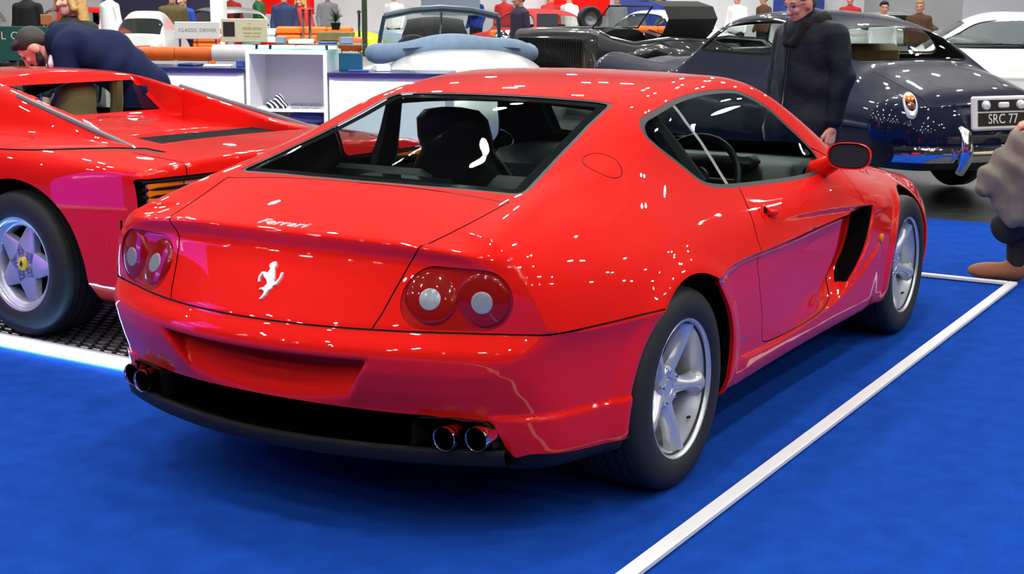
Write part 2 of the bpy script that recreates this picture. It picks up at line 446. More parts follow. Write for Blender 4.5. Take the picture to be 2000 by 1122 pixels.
# added fill lamps, out of view, to brighten the far stands
FILLE = mat('fill_face', (1, 1, 1), .5, emit=(1.0, .98, .95), es=LAMP*3.0)
b = B(); b.box((0, 0, .06), (.36, .26, .10), bev=.02); _fl = b.obj('fill_lamp', LAMPH); tag(_fl, 'rectangular floodlight hanging over the far stands', 'lamp', 'floodlights over the far stands')
b = B(); b.box((0, 0, .004), (.30, .20, .008)); b.obj('fill_face', FILLE, _fl)
fl = [(x, y) for x in (14., 19.5, 25., 30.) for y in (2., 9., 16., 23.)]+[(8.5, 14.), (8.5, 20.), (4., 20.), (20., -5.), (27., -6.)]
for k, (x, y) in enumerate(fl):
    if k == 0: _fl.location = (x, y, 7.8)
    else: dup(_fl, (x, y, 7.8))
# added fill spots, out of view, brightening the counters and far displays
def fill_spot(label, loc, aim, watt, size=55, group=None):
    t = thing('fill_spotlight', label, 'lamp', loc, group=group); d = Vector(aim)-Vector(loc)
    L = bpy.data.lights.new('spot', 'SPOT'); L.energy = watt; L.spot_size = math.radians(size); L.spot_blend = .6; L.shadow_soft_size = .08; L.color = (1, .98, .95)
    o = place(bpy.data.objects.new('spot_beam', L), t); o.rotation_euler = d.to_track_quat('-Z', 'Y').to_euler()
    R = np.array(d.to_track_quat('Z', 'Y').to_matrix()); b = B(); b.lathe([(0, -.30), (.08, -.28), (.10, -.02), (.11, -.02), (.10, -.30), (0, -.32)], 18, R); b.obj('spot_can', LAMPH, t, smooth=True)
    b = B(); b.tube([(0, 0, .02), (0, 0, ZC-loc[2])], .012, 6); b.obj('spot_rod', LAMPH, t)
for k, (u, w_) in enumerate(((330, 700), (560, 800), (800, 700))):
    a = deep(u, 170, 11.0); fill_spot('black spotlight aimed at the white counters, '+('left', 'middle', 'right')[k]+' of three', (a[0]-3.2, a[1]-2.2, 5.6), a, w_)
for k, (u, d_, w_) in enumerate(((150, 26, 1300), (480, 29, 1300), (760, 29, 1500), (1120, 30, 1800), (1400, 30, 1800), (1900, 20, 900))):
    a = deep(u, 50, d_); fill_spot('black spotlight hung over the far displays', (a[0]-4.5, a[1]-2.8, 6.4), a, w_, 70, 'spotlights over the far displays')
# ---- blue carpet, white edging, aluminium platform with its lit edge
CARPET = carpet_mat('royal_blue_carpet', (.006, .040, .26), (.011, .076, .45))
e = at(1815, 430, 2, 0); e2 = at(1930, 430, 2, 0)
b = B(); b.box(((6.42-14)/2, -1, -.008), (6.42+14, 24, .016)); tag(b.obj('carpet', CARPET), 'royal blue carpet laid over the stand floor', 'carpet')
YS = -1.118
EDGE = mat('white_edge_trim', (.80, .82, .84), .35)
for nm, x0, x1, y0, y1, lab in (('edging_strip', -8, 4.10, YS-.026, YS+.026, 'long white edging strip on the carpet beside the red grand tourer'), ('edging_strip', 4.06, 4.10, YS+.026, 1.6, 'short white edging strip ahead of the grand tourer nose')):
    b = B(); b.box(((x0+x1)/2, (y0+y1)/2, .014), (x1-x0, y1-y0, .020), bev=.004); tag(b.obj(nm, EDGE), lab, 'edging')
# ================================================================ the red grand tourer (rear axle on the ground = origin, +x forward)
RED = lined(mat('rosso_paint', (.82, .009, .005), .5, coat=1.0, coat_rough=.012, spec=.05))
GAP = mat('panel_gap', (.03, .003, .003), .6)
RUB = mat('black_rubber_trim', (.05, .054, .058), .3)
GREYTRIM = mat('grey_trim', (.035, .038, .04), .5, spec=.3)
BARTRIM = mat('grey_divider', (.16, .165, .17), .35)
BADGE = mat('bright_badge', (.85, .86, .88), .25, metal=.25, coat=.5)
BLACK = mat('matt_black_plastic', (.007, .008, .009), .5, spec=.3)
LINER = mat('wheel_well_black', (.004, .004, .004), .95, spec=.0)
CHROME = mat('chrome', (.85, .86, .88), .07, metal=1)
GLASS = glass('tinted_glass', (.74, .84, .82))
FRIT = mat('black_glass_border', (.010, .013, .014), .04, spec=.5)
LEATHER = mat('black_leather', (.018, .018, .02), .42)
CARPETBLK = mat('dark_cabin_trim', (.012, .012, .013), .9)
LENSRED = mat('red_lens', (.28, .004, .003), .3, coat=1., coat_rough=.02, spec=.08)
LENSBACK = mat('bright_red_lens', (.40, .006, .005), .3, coat=1., coat_rough=.02, spec=.08)
LENSDK = mat('dark_red_lens', (.10, .002, .002), .3, coat=1., coat_rough=.02)
REFL = mat('ribbed_reflector', (.42, .45, .47), .25, metal=.3, coat=.6)
AMBER = mat('amber_lens', (.8, .22, .005), .2, coat=1.)
ALLOY = mat('silver_alloy', (.66, .68, .71), .30, metal=.55, coat=.5)
TYRE = mat('tyre_rubber', (.020, .022, .023), .62, spec=.4)
DISC = mat('brake_disc', (.12, .12, .12), .4, metal=1)
YELLOW = mat('yellow_badge', (.85, .65, .01), .3, coat=1)
MIRROR = mat('mirror_glass', (.03, .03, .035), .03, spec=.9)
def gt_body():
    prof_ = lin([.10, .20, .27, .33, .40, .46, .52, .565, .590, .612, .632, .645, .812, .830, .873, .90, .93, 1.2],
               [-.80, -.86, -.90, -.925, -.948, -.983, -1.012, -1.023, -1.020, -1.004, -.986, -.982, -.846, -.842, -.850, -.84, -.80, -.6])
    prof = lambda z: (prof_(z-.007)+prof_(z-.0035)+prof_(z)+prof_(z+.0035)+prof_(z+.007))/5
    kk = lin([.2, .4, .6, .64, .82, .873, 1.2], [.34, .36, .40, .42, .14, .10, .10])
    w0 = spl([-1.1, -.8, -.55, -.27, 0, .35, .9, 1.6, 2.1, 2.6, 3.0, 3.35, 3.7], [.70, .79, .866, .937, .958, .945, .930, .932, .945, .945, .90, .80, .60])
    hc = spl([-1.1, -.845, -.43, 0, .4, 1.0, 1.7, 2.1, 2.6, 3.1, 3.45, 3.7], [.81, .879, .973, .99, .965, .90, .895, .89, .85, .76, .66, .5])
    fall = spl([-1.1, -.8, -.4, 0, .5, 1.0, 1.7, 2.3, 2.8, 3.3, 3.7], [.07, .08, .10, .115, .085, .045, .045, .085, .09, .08, .1])
    rsh = spl([-1.1, -.8, -.3, .3, .9, 1.7, 2.5, 3.2, 3.7], [.10, .13, .25, .24, .16, .14, .22, .22, .2])
    rc = spl([-1.2, -.8, -.43, -.1, .2, .38, .6, .85, 1.05, 1.3, 1.5, 1.62, 1.9, 2.2, 2.6], [.66, .838, .980, 1.070, 1.157, 1.210, 1.252, 1.276, 1.281, 1.268, 1.231, 1.184, 1.045, .885, .68])
    wb = spl([-1.1, -.4, 0, .27, .8, 1.3, 1.7, 2.3], [.57, .665, .765, .802, .805, .805, .80, .72])
    zt = spl([-.3, .2, .6, 1.0, 1.9, 2.3], [.83, .812, .785, .765, .70, .66])     # scallop upper crease
    zl = spl([-.3, .3, .7, 1.05, 1.35, 1.6, 1.8, 2.0, 2.3], [.33, .345, .318, .318, .335, .365, .42, .50, .6])  # sill ridge below it
    xv = spl([.2, .35, .43, .51, .61, .69, .8], [1.40, 1.58, 1.74, 1.865, 1.935, 1.965, 1.98])   # front lip of the vent
    def F(x, a, z):
        H = hc(x)-fall(x)*(a/.8)**3
        top = (z-H)*.97
        W = w0(x)-.30*np.maximum(z-.60, 0)**2-.32*np.maximum(.50-z, 0)**2-.25*np.maximum(.28-z, 0)
        q = xv(z)-x
        dep = (.030*sst(x, .62, 1.55)+.060*sst(-q, -.36, -.06)*sst(x, 1.1, 1.5))
        dep = dep*sst(-(z-zt(x)), -.003, .020)*sst(z-zl(x), -.01, .11-.05*sst(x, 1.2, 1.7))*sst(q, -.004, .022)
        W = W-dep
        for cx in (0., 2.6):
            rr = np.sqrt((x-cx)**2+(z-.325)**2); W = W+.011*sst(-np.abs(rr-.395), -.06, 0)
        sill = sst(x, .40, .55)*(1-sst(x, 1.95, 2.1))
        W = W+.010*sst(zl(x)-z, -.008, .008)*sill+.009*sst(.392-z, -.008, .008)*sst(-x, .28, .34)
        side = a-W
        k = kk(z)+0*a; rx = prof(z)+k*a**2-.010*sst(.392-z, -.008, .008)*sst(a, .66, .72)
        body = smax(side, (rx-x)/np.sqrt(1+(2*k*a)**2), .10)
        nose = (x-(3.66-.42*a**2-.9*np.maximum(z-.42, 0)**2-.5*np.maximum(.4-z, 0)**2))*.95
        body = smax(body, nose, .20)
        t = sst(a, .58, .84)
        body = smax(body, top, (rsh(x)*t+.014*(1-t))*1.6)
        body = smax(body, .215-z, .04)
        roof = (z-(rc(x)-.018*(a/.55)**2-.45*np.maximum(a-.47, 0)**2))*.93
        gs = (a-(wb(x)-(z-.88)*.667))*.83
        g = smax(roof, gs, .10)
        g = np.maximum(np.maximum(g, .70-z), -.66-x)
        br = .05+(.05+.16*(1-sst(x, -.1, .5)))*sst(a, .50, .68)
        f = smin(body, g, br)
        plate = np.maximum(smax(np.abs(z-.474)-.078, (a-(.378-(.55-z)*.72))*.8, .02), x+.945-(z-.40)*.36)
        return smax(f, -plate, .03)
    return F
GRID = 0.009
A = lambda p: np.abs(p[:, 1])
def sides(name, m, material, parent):
    """one object on each side of the car"""
    out = []
    for s in (-1, 1):
        k = (s*m.V[m.T][:, :, 1]).mean(1) > 0
        if k.any(): out.append(obj_m(name, M(m.V, m.T[k], m.N).compact(), material, parent))
    return out
def build_gt():
    body = surface(gt_body(), -1.15, 3.8, 1.05, .15, 1.36, GRID)
    car = thing('sports_coupe', 'glossy red two-door grand tourer with round twin tail lights, parked in the centre', 'car')
    def gap(m, f, w=.0026, dep=.004):
        st, m = m.band(f, w)
        if len(st.T): gaps.append(st.off(-dep))
        return m
    gaps = []
    inward = lambda d: (lambda V, N: np.stack([0*V[:, 0], -np.sign(V[:, 1])*d, 0*V[:, 0]], 1))
    # wheel openings
    for cx, R in ((0, .372), (2.6, .372)):
        f = lambda p: np.where(A(p) > .5, np.hypot(p[:, 0]-cx, np.minimum(p[:, 2]-.335, 0)*.3+np.maximum(p[:, 2]-.335, 0))-R, 1.)
        hole, body = body.split(f)
        sides('wheel_arch_lip', body.wall(f, inward(.014), .004), RED, car)
        for s in (-1, 1):
            b = B(); b.lathe([(R+.006, s*(.875 if cx < 1 else .84)), (R+.006, s*.56), (.0, s*.56)], 36, Matrix.Rotation(.35, 3, 'Y')@Matrix(((1, 0, 0), (0, 0, 1), (0, 1, 0))), (cx, 0, .335), arc=math.pi+.7); b.obj('wheel_well', LINER, car)
    # side glass
    dls = poly_sdf(smooth_loop([(.266, 1.10), (.284, 1.130), (.312, 1.148), (.373, 1.166), (.596, 1.200), (.776, 1.215), (.947, 1.220), (1.188, 1.213), (1.313, 1.182), (1.425, 1.135), (1.500, 1.074), (1.577, 1.012), (1.642, .940), (1.625, .882), (1.517, .866), (1.30, .866), (1.083, .874), (.709, .895), (.540, .912), (.455, .936), (.375, .997), (.299, 1.055)], 4))
    fd = lambda p: np.where(A(p) > .45, dls(p[:, 0], p[:, 2]), 1.)
    side, body = body.split(fd)
    rg = poly_sdf([(-.455, 0), (-.447, .23), (-.418, .456), (-.404, .535), (-.390, .557), (-.36, .560), (-.288, .548), (-.051, .511), (.179, .482), (.35, .470), (.385, .455), (.395, .40), (.393, .28), (.391, 0), (.391, -.05), (-.455, -.05)])
    fr_ = lambda p: np.where(p[:, 2] > .9, rg(p[:, 0], A(p)), 1.)
    rearw, body = body.split(fr_)
    ws = poly_sdf([(1.44, -.1), (1.44, .3), (1.47, .50), (1.52, .545), (2.04, .70), (2.10, .62), (2.16, .3), (2.17, -.1)])
    fw = lambda p: np.where(p[:, 2] > .88, ws(p[:, 0], A(p)), 1.)
    winds, body = body.split(fw)
    for nm, piece, f, tr in (('rear_window', rearw, fr_, .013), ('windscreen', winds, fw, .013)):
        inner, trim = piece.split(lambda p: f(p)+tr); obj_m(nm+'_trim', trim.off(-.001), RUB if nm != 'rear_window' else GREYTRIM, car)
        core, border = inner.split(lambda p: f(p)+.05); o = obj_m(nm, core.off(-.005), GLASS, car); obj_m('glass_border', border.off(-.005), FRIT, o)
    inner, trim = side.split(lambda p: fd(p)+.014); sides('side_window_trim', trim.off(-.001), GREYTRIM, car)
    # slanting divider between quarter light and door glass
    dv = poly_sdf([(.578, 1.24), (.600, 1.24), (.620, 1.130), (.652, 1.061), (.664, .985), (.667, .93), (.660, .85), (.638, .85), (.643, .93), (.640, .985), (.629, 1.061), (.598, 1.130)])
    bar, inner = inner.split(lambda p: dv(p[:, 0], p[:, 2])-.001); sides('window_divider', bar.off(-.003), BARTRIM, car)
    door_glass, quarter = inner.split(lambda p: .632-p[:, 0])
    sides('door_window', door_glass.off(-.006), GLASS, car); sides('quarter_window', quarter.off(-.006), GLASS, car)
    # front vent behind the wheel: the deep part of the scallop is an opening
    wv = lin([1.4, 1.6, 2.1], [.931, .932, .945])
    xvl = spl([.2, .35, .43, .51, .61, .69, .8], [1.40, 1.58, 1.74, 1.865, 1.935, 1.965, 1.98])
    fv = lambda p: np.where((A(p) > .6) & (p[:, 0] > 1.5) & (p[:, 0] < 2.02) & (p[:, 2] > .40) & (p[:, 2] < .71), np.maximum(xvl(p[:, 2])-p[:, 0]-.042, A(p)-(wv(p[:, 0])-.014)), 1.)
    vent, body = body.split(fv); sides('vent_opening', vent, LINER, car)
    # tail light openings
    seg = lambda a, z: np.hypot(a-np.clip(a, .5235, .6635), z-.7295)-.0855
    ft = lambda p: np.where(p[:, 0] < -.5, seg(A(p), p[:, 2]), 1.)
    tl, body = body.split(ft)
    wl = body.wall(ft, lambda V, N: -N*.008, .004)
    tl_parts = (tl, wl)
    # fuel flap on the right haunch
    fp = np.array([-.033, -.640, 1.032])
    # boot lid and bumper seams
    fb = lambda p: np.where(p[:, 0] < -.22, p[:, 2]-.640, 1.)
    bumper, body = body.split(lambda p: fb(p)+.0)
    st, bumper = bumper.split(lambda p: -(fb(p)+.0055)); gaps.append(st.off(-.005))
    lidz = lambda p: np.where(p[:, 2] < .873, A(p)-np.interp(p[:, 2], [.64, .677, .739, .815, .873], [.382, .397, .414, .438, .480]), A(p)-(.480+(p[:, 0]+.84)*.19))
    flid = lambda p: np.where((p[:, 0] < -.36) & (p[:, 2] > .63), np.maximum(lidz(p), p[:, 0]+.462), 1.)
    body = gap(body, flid)
    lid, body = body.split(flid)
    obj_m('boot_lid', lid, RED, car)
    # door shut lines
    dp = poly_sdf(smooth_loop([(.730, .93), (.722, .887), (.689, .847), (.640, .785), (.600, .70), (.628, .56), (.668, .45), (.687, .38), (.74, .335), (1.05, .322), (1.38, .340), (1.58, .40), (1.74, .50), (1.81, .60), (1.825, .715), (1.795, .785), (1.815, .826), (1.80, .90), (1.5, .98), (1.0, .98)], 4))
    fdoor = lambda p: np.where(A(p) > .6, dp(p[:, 0], p[:, 2]), 1.)
    body = gap(body, fdoor, .0024)
    doors, body = body.split(fdoor); sides('door', doors, RED, car)
    # front wing / bonnet seam
    fh = lambda p: np.where((p[:, 0] > 2.05) & (p[:, 2] > .55), A(p)-.62, 1.)
    body = gap(body, fh, .0022)
    # bumper: black lower part
    zb = spl([0, .30, .45, .55, .66, .70, .72, .75, .85, 1.0], [.398, .396, .392, .388, .380, .350, .285, .272, .268, .262])
    fl = lambda p: np.where(p[:, 0] < -.2, p[:, 2]-zb(A(p)), 1.)
    low, bumper = bumper.split(fl)
    obj_m('rear_bumper', join(bumper, bumper.wall(fl, (.03, 0, 0), .005)), RED, car)
    cent, skirt = low.split(lambda p: A(p)-.70); sides('bumper_skirt', skirt.off(-.004), BLACK, car)
    ff = lambda p: np.linalg.norm(p-fp, axis=1)-.067
    ffu = lambda p: np.where(p[:, 1] < -.4, ff(p), 1.)
    body = gap(body, ffu, .0016, .003)
    flap, body = body.split(ffu); obj_m('fuel_flap', flap, RED, car)
    obj_m('body', body, RED, car)
    for g in gaps:
        for o in sides('panel_gap', g, GAP, car): pass
    # ---- tail lights
    for o, s in zip(sides('tail_light', join(tl.off(-.006), wl), LENSBACK, car), (-1, 1)):
        for a in (.519, .664):
            # surface point and direction of the lamp
            v = tl.V[(tl.V[:, 1]*s > 0)]; nn = tl.N[(tl.V[:, 1]*s > 0)]
            i = np.argmin((np.abs(v[:, 1])-a)**2+(v[:, 2]-.7295)**2); c = v[i]; n = nn[i]; R = frame(n)
            b = B(); b.lathe([(.0775, -.012), (.077, -.006), (.070, -.0025), (.060, .000), (.045, .0025), (.034, .004), (0, .005)], 40, R, c); lens = b.obj('lens', LENSRED, o, smooth=True, angle=60)
            b = B(); b.lathe([(.0315, .000), (.031, .0055), (.029, .0065), (0, .0065)], 32, R, c+R@np.array([0, -.006, 0])); rf = b.obj('reflector', REFL, lens, smooth=True)
            b = B()
            for k in range(-5, 6):
                hh = math.sqrt(max(.029**2-(k*.0052)**2, 0)); b.box(c+R@np.array([k*.0052, -.006, .0068]), (.0022, 2*hh, .0016), R=R)
            b.obj('rib', mat('reflector_rib', (.30, .32, .34), .3), lens)['kind'] = 'stuff'
    # ---- diffuser and exhausts
    P = []
    for a in np.linspace(-.73, .73, 49):
        xx = -.965+.36*a*a; P.append([(xx+.10, a, .262), (xx+.045, a, .272), (xx+.018, a, .298), (xx+.006, a, .300), (xx-.002, a, .296), (xx-.006, a, .285), (xx+.004, a, .255), (xx+.03, a, .243), (xx+.10, a, .242)])
    b = B(); b.grid(np.array(P)[::-1]); b.obj('diffuser_lip', BLACK, car, smooth=True)
    b = B(); b.grid([[(-.915+.36*q*q+.03, q, .243), (-.70, q, .236), (.0, q, .22), (3.2, q, .21)] for q in np.linspace(.62, -.62, 17)]); b.obj('underbody', LINER, car)
    b = B(); b.grid([[(x, a, z) for z, x in ((.24, -.70), (.30, -.72), (.42, -.74))] for a in np.linspace(.74, -.74, 9)]); b.obj('diffuser_back', LINER, car)
    for s in (-1, 1):
        b = B(); b.box((-.715, s*.30, .335), (.05, .012, .13), bev=.004); b.box((-.715, s*.12, .335), (.05, .012, .13), bev=.004)
        hb = B(); hb.grid([[(xx, s*aa, zz) for aa, zz, xx in ((.485, .300, -.80), (.492, .372, -.81), (.51, .386, -.80), (.60, .388, -.79), (.67, .382, -.75), (.690, .36, -.73), (.697, .300, -.72))][::s] for xx in (0,)]*1) if False else None
        box_ = [(.482, .302), (.484, .37), (.50, .387), (.60, .389), (.675, .380), (.694, .36), (.698, .302)]
        pts = np.array([[(-.965+.36*a*a+dx, s*a, z) for a, z in box_] for dx in (.002, .14)]); b2 = B(); b2.grid(pts if s < 0 else pts[::-1]); b2.obj('exhaust_surround', BLACK, car, smooth=True)
        b3 = B(); b3.add([pts[1][i] for i in range(len(box_))], [tuple(range(len(box_)))]); b3.obj('exhaust_surround_back', LINER, car)
        for a, x, z in ((.583, -.862, .336), (.666, -.824, .338)):
            b = B(); R = frame((-1, 0, 0)); prof_ = [(.030, -.12), (.034, -.10), (.036, -.02), (.0365, 0), (.0352, .004), (.0335, .002), (.0325, -.02), (.030, -.12)]
            b.lathe(prof_, 36, R, (x, s*a, z)); e = b.obj('exhaust_tip', CHROME, car, smooth=True)
            b = B(); b.lathe([(.0305, -.09), (0, -.09)], 24, R, (x, s*a, z)); b.obj('exhaust_bore', LINER, e)
    b = B()
    for y in (-.30, -.10, .10, .30): pass
    # ---- side repeaters, handles, mirrors
    for s in (-1, 1):
        b = B(); R = frame((0, s, 0)); b.lathe([(.020, -.01), (.0205, .004), (.016, .009), (0, .011)], 20, R@np.diag([1.15, 1, 1]), (2.066, s*.945, .536)); b.obj('side_repeater', AMBER, car, smooth=True)
        b = B(); R = frame((0, s, .35)); b.lathe([(.036, .004), (.032, .006), (.026, .002), (0, -.004)], 24, R@np.diag([.8, 1.15, 1]), (.770, s*.892, .786)); b.obj('door_handle_cup', LINER, car, smooth=True)
        b = B(); b.lathe([(.040, -.004), (.041, .006), (.036, .009), (.032, .004)], 24, R@np.diag([.8, 1.15, 1]), (.770, s*.892, .786)); b.tube([(.785, s*.897, .803), (.82, s*.912, .799), (.85, s*.905, .793)], [.009, .012, .006], 10); b.obj('door_handle', RED, car, smooth=True)
        # mirror: oval shell on a short arm
        c = np.array([1.475, s*.965, .950]); n = np.array([-1, s*.12, .05]); R = frame(n)
        b = B(); sh = []
        for h, k in ((-.085, .12), (-.082, .45), (-.07, .68), (-.045, .88), (-.015, .985), (0, 1.0), (.006, .985), (.006, .93), (-.004, .91)):
            sh.append([R@np.array([k*.088*np.sign(math.cos(t))*abs(math.cos(t))**.75, k*.054*np.sign(math.sin(t))*abs(math.sin(t))**.75, h])+c for t in np.linspace(0, 2*math.pi, 33)])
        b.grid(np.array(sh)[::-1]); mo = b.obj('wing_mirror', RED, car, smooth=True)
        b = B(); b.add([R@np.array([.078*np.sign(math.cos(t))*abs(math.cos(t))**.75, .046*np.sign(math.sin(t))*abs(math.sin(t))**.75, -.002])+c for t in np.linspace(0, 2*math.pi, 32, endpoint=False)], [tuple(range(32))]); b.obj('mirror_glass', MIRROR, mo)
        b = B(); b.tube([(1.56, s*.80, .872), (1.55, s*.85, .895), (1.535, s*.90, .925), (1.53, s*.93, .94)], [.045, .038, .034, .03], 14); b.obj('mirror_arm', RED, mo, smooth=True)
    # ---- badges: script on the deck, horse on the lid
    def on_top(x, y):
        k = np.argmin((lid.V[:, 0]-x)**2+(lid.V[:, 1]-y)**2+np.where(lid.N[:, 2] < .8, 1, 0)); return lid.V[k], lid.N[k]
    c, n = on_top(-.812, .025); t = np.array([0, -1., 0]); u = np.cross(n, t)
    text_obj('deck_lettering', 'Ferrari', .048, BADGE, car, c+n*.001, np.stack([t, u, n], 1), ext=.002, sx=1.28, shear=.3, spacing=1.05)
    k = np.argmin(lid.V[:, 1]**2+(lid.V[:, 2]-.738)**2+np.where(lid.N[:, 0] > -.5, 1, 0)); c, n = lid.V[k], lid.N[k]; u = np.cross(n, t)
    horse = [(-.020, .050), (-.012, .058), (-.002, .062), (.006, .052), (.004, .040), (.010, .028), (.018, .012), (.022, -.004), (.030, -.004), (.036, .010), (.034, .026), (.040, .030), (.042, .012), (.036, -.012), (.026, -.018), (.024, -.028), (.016, -.036), (.014, -.050), (.006, -.064), (-.002, -.066), (.004, -.052), (.004, -.040), (-.008, -.034), (-.018, -.036), (-.016, -.030), (-.004, -.026), (.002, -.014), (-.008, .000), (-.020, .006), (-.030, .018), (-.034, .002), (-.028, -.010), (-.034, -.012), (-.040, .004), (-.036, .022), (-.026, .024), (-.014, .022), (-.010, .036), (-.018, .042)]
    b = B(); b.prism([(px, py) for px, py in horse], -.002, .006, 2, np.stack([t, u, n], 1), c); b.obj('horse_emblem', BADGE, car)
    # sill badge
    b = B(); b.box((.36+.13, -.935, .40), (.05, .004, .009), bev=.002); b.obj('sill_badge', CHROME, car)
    # ---- cabin
    tub = B(); tub.box((.85, 0, .30), (2.2, 1.5, .04)); tub.obj('cabin_floor', CARPETBLK, car)
    b = B(); b.grid([[(-.40, y, .94), (-.10, y, .93), (.02, y, .90), (.10, y, .45)] for y in np.linspace(.70, -.70, 7)]); b.obj('parcel_shelf', CARPETBLK, car, smooth=True)
    b = B(); b.box((-.22, .0, .955), (.10, .34, .035), bev=.012); b.obj('high_brake_light', FRIT, car)
    for s in (-1, 1):
        b = B(); b.grid([[(x, s*(.80 if z < .86 else .80-(z-.86)*.6), z) for z in (.32, .5, .7, .86)] for x in (.12, .5, 1.0, 1.5, 1.85)][::s]); b.obj('door_card', CARPETBLK, car)
        # B pillar inside
        b = B(); b.tube([(.47, s*.525, 1.18), (.54, s*.60, 1.05), (.60, s*.68, .90)], [.03, .04, .055], 8); b.obj('centre_pillar', CARPETBLK, car, smooth=True)
        # rear seat back and cushion
        b = B(); b.box((.16, s*.34, .78), (.14, .46, .36), bev=.05, R=Matrix.Rotation(-.35, 3, 'Y')); b.box((.42, s*.34, .50), (.42, .44, .14), bev=.05); b.obj('rear_seat', LEATHER, car, smooth=True)
        # front seat
        b = B()
        yy = s*.37
        loft = []
        for z, x, wd, th in ((.42, .86, .27, .10), (.55, .82, .28, .11), (.72, .76, .27, .10), (.86, .71, .235, .085), (.92, .69, .20, .075), (.96, .675, .165, .07), (1.02, .655, .165, .08), (1.09, .635, .155, .08), (1.125, .63, .12, .06), (1.135, .63, .05, .03)):
            loft.append([(x+th*math.cos(t), yy+wd*np.sign(math.sin(t))*abs(math.sin(t))**.6, z) for t in np.linspace(0, 2*math.pi, 25)])
        b.grid(np.array(loft)); b.box((1.10, yy, .47), (.55, .50, .16), bev=.06); b.obj('front_seat', LEATHER, car, smooth=True, angle=60)
    b = B(); b.grid([[(1.50, y, .62), (1.52, y, .82), (1.60, y, .875), (1.80, y, .885), (2.10, y, .87)] for y in np.linspace(.74, -.74, 9)]); b.obj('dashboard', LEATHER, car, smooth=True)
    b = B(); b.box((1.54, -.37, .89), (.16, .36, .06), bev=.025); b.obj('instrument_hood', LEATHER, car, smooth=True)
    b = B(); b.box((1.15, 0, .52), (.9, .2, .30), bev=.04); b.obj('centre_console', LEATHER, car, smooth=True)
    R = frame((-.92, 0, .38)); b = B(); b.tube([R@np.array([.185*math.cos(t), .185*math.sin(t), 0])+[1.33, -.37, .83] for t in np.linspace(0, 2*math.pi, 36, endpoint=False)], .015, 10, closed=True)
    sw = b.obj('steering_wheel', LEATHER, car, smooth=True); b = B(); b.lathe([(.06, -.01), (.055, .015), (0, .02)], 20, R, (1.33, -.37, .83))
    for t in (math.pi/2*0, math.pi, -math.pi/2): b.tube([R@np.array([.04*math.cos(t), .04*math.sin(t), 0])+[1.33, -.37, .83], R@np.array([.18*math.cos(t), .18*math.sin(t), 0])+[1.33, -.37, .83]], .014, 8)
    b.obj('steering_boss', LEATHER, sw, smooth=True)
    b = B(); b.box((1.46, 0, 1.18), (.02, .24, .06), bev=.01); b.obj('interior_mirror', BLACK, car)
    b = B(); b.grid([[(x, y, z-.03*(y/.5)**2) for x, z in ((.40, 1.185), (.7, 1.245), (1.0, 1.262), (1.35, 1.245), (1.46, 1.22))] for y in np.linspace(-.50, .50, 7)]); b.obj('headlining', CARPETBLK, car, smooth=True)
    return car

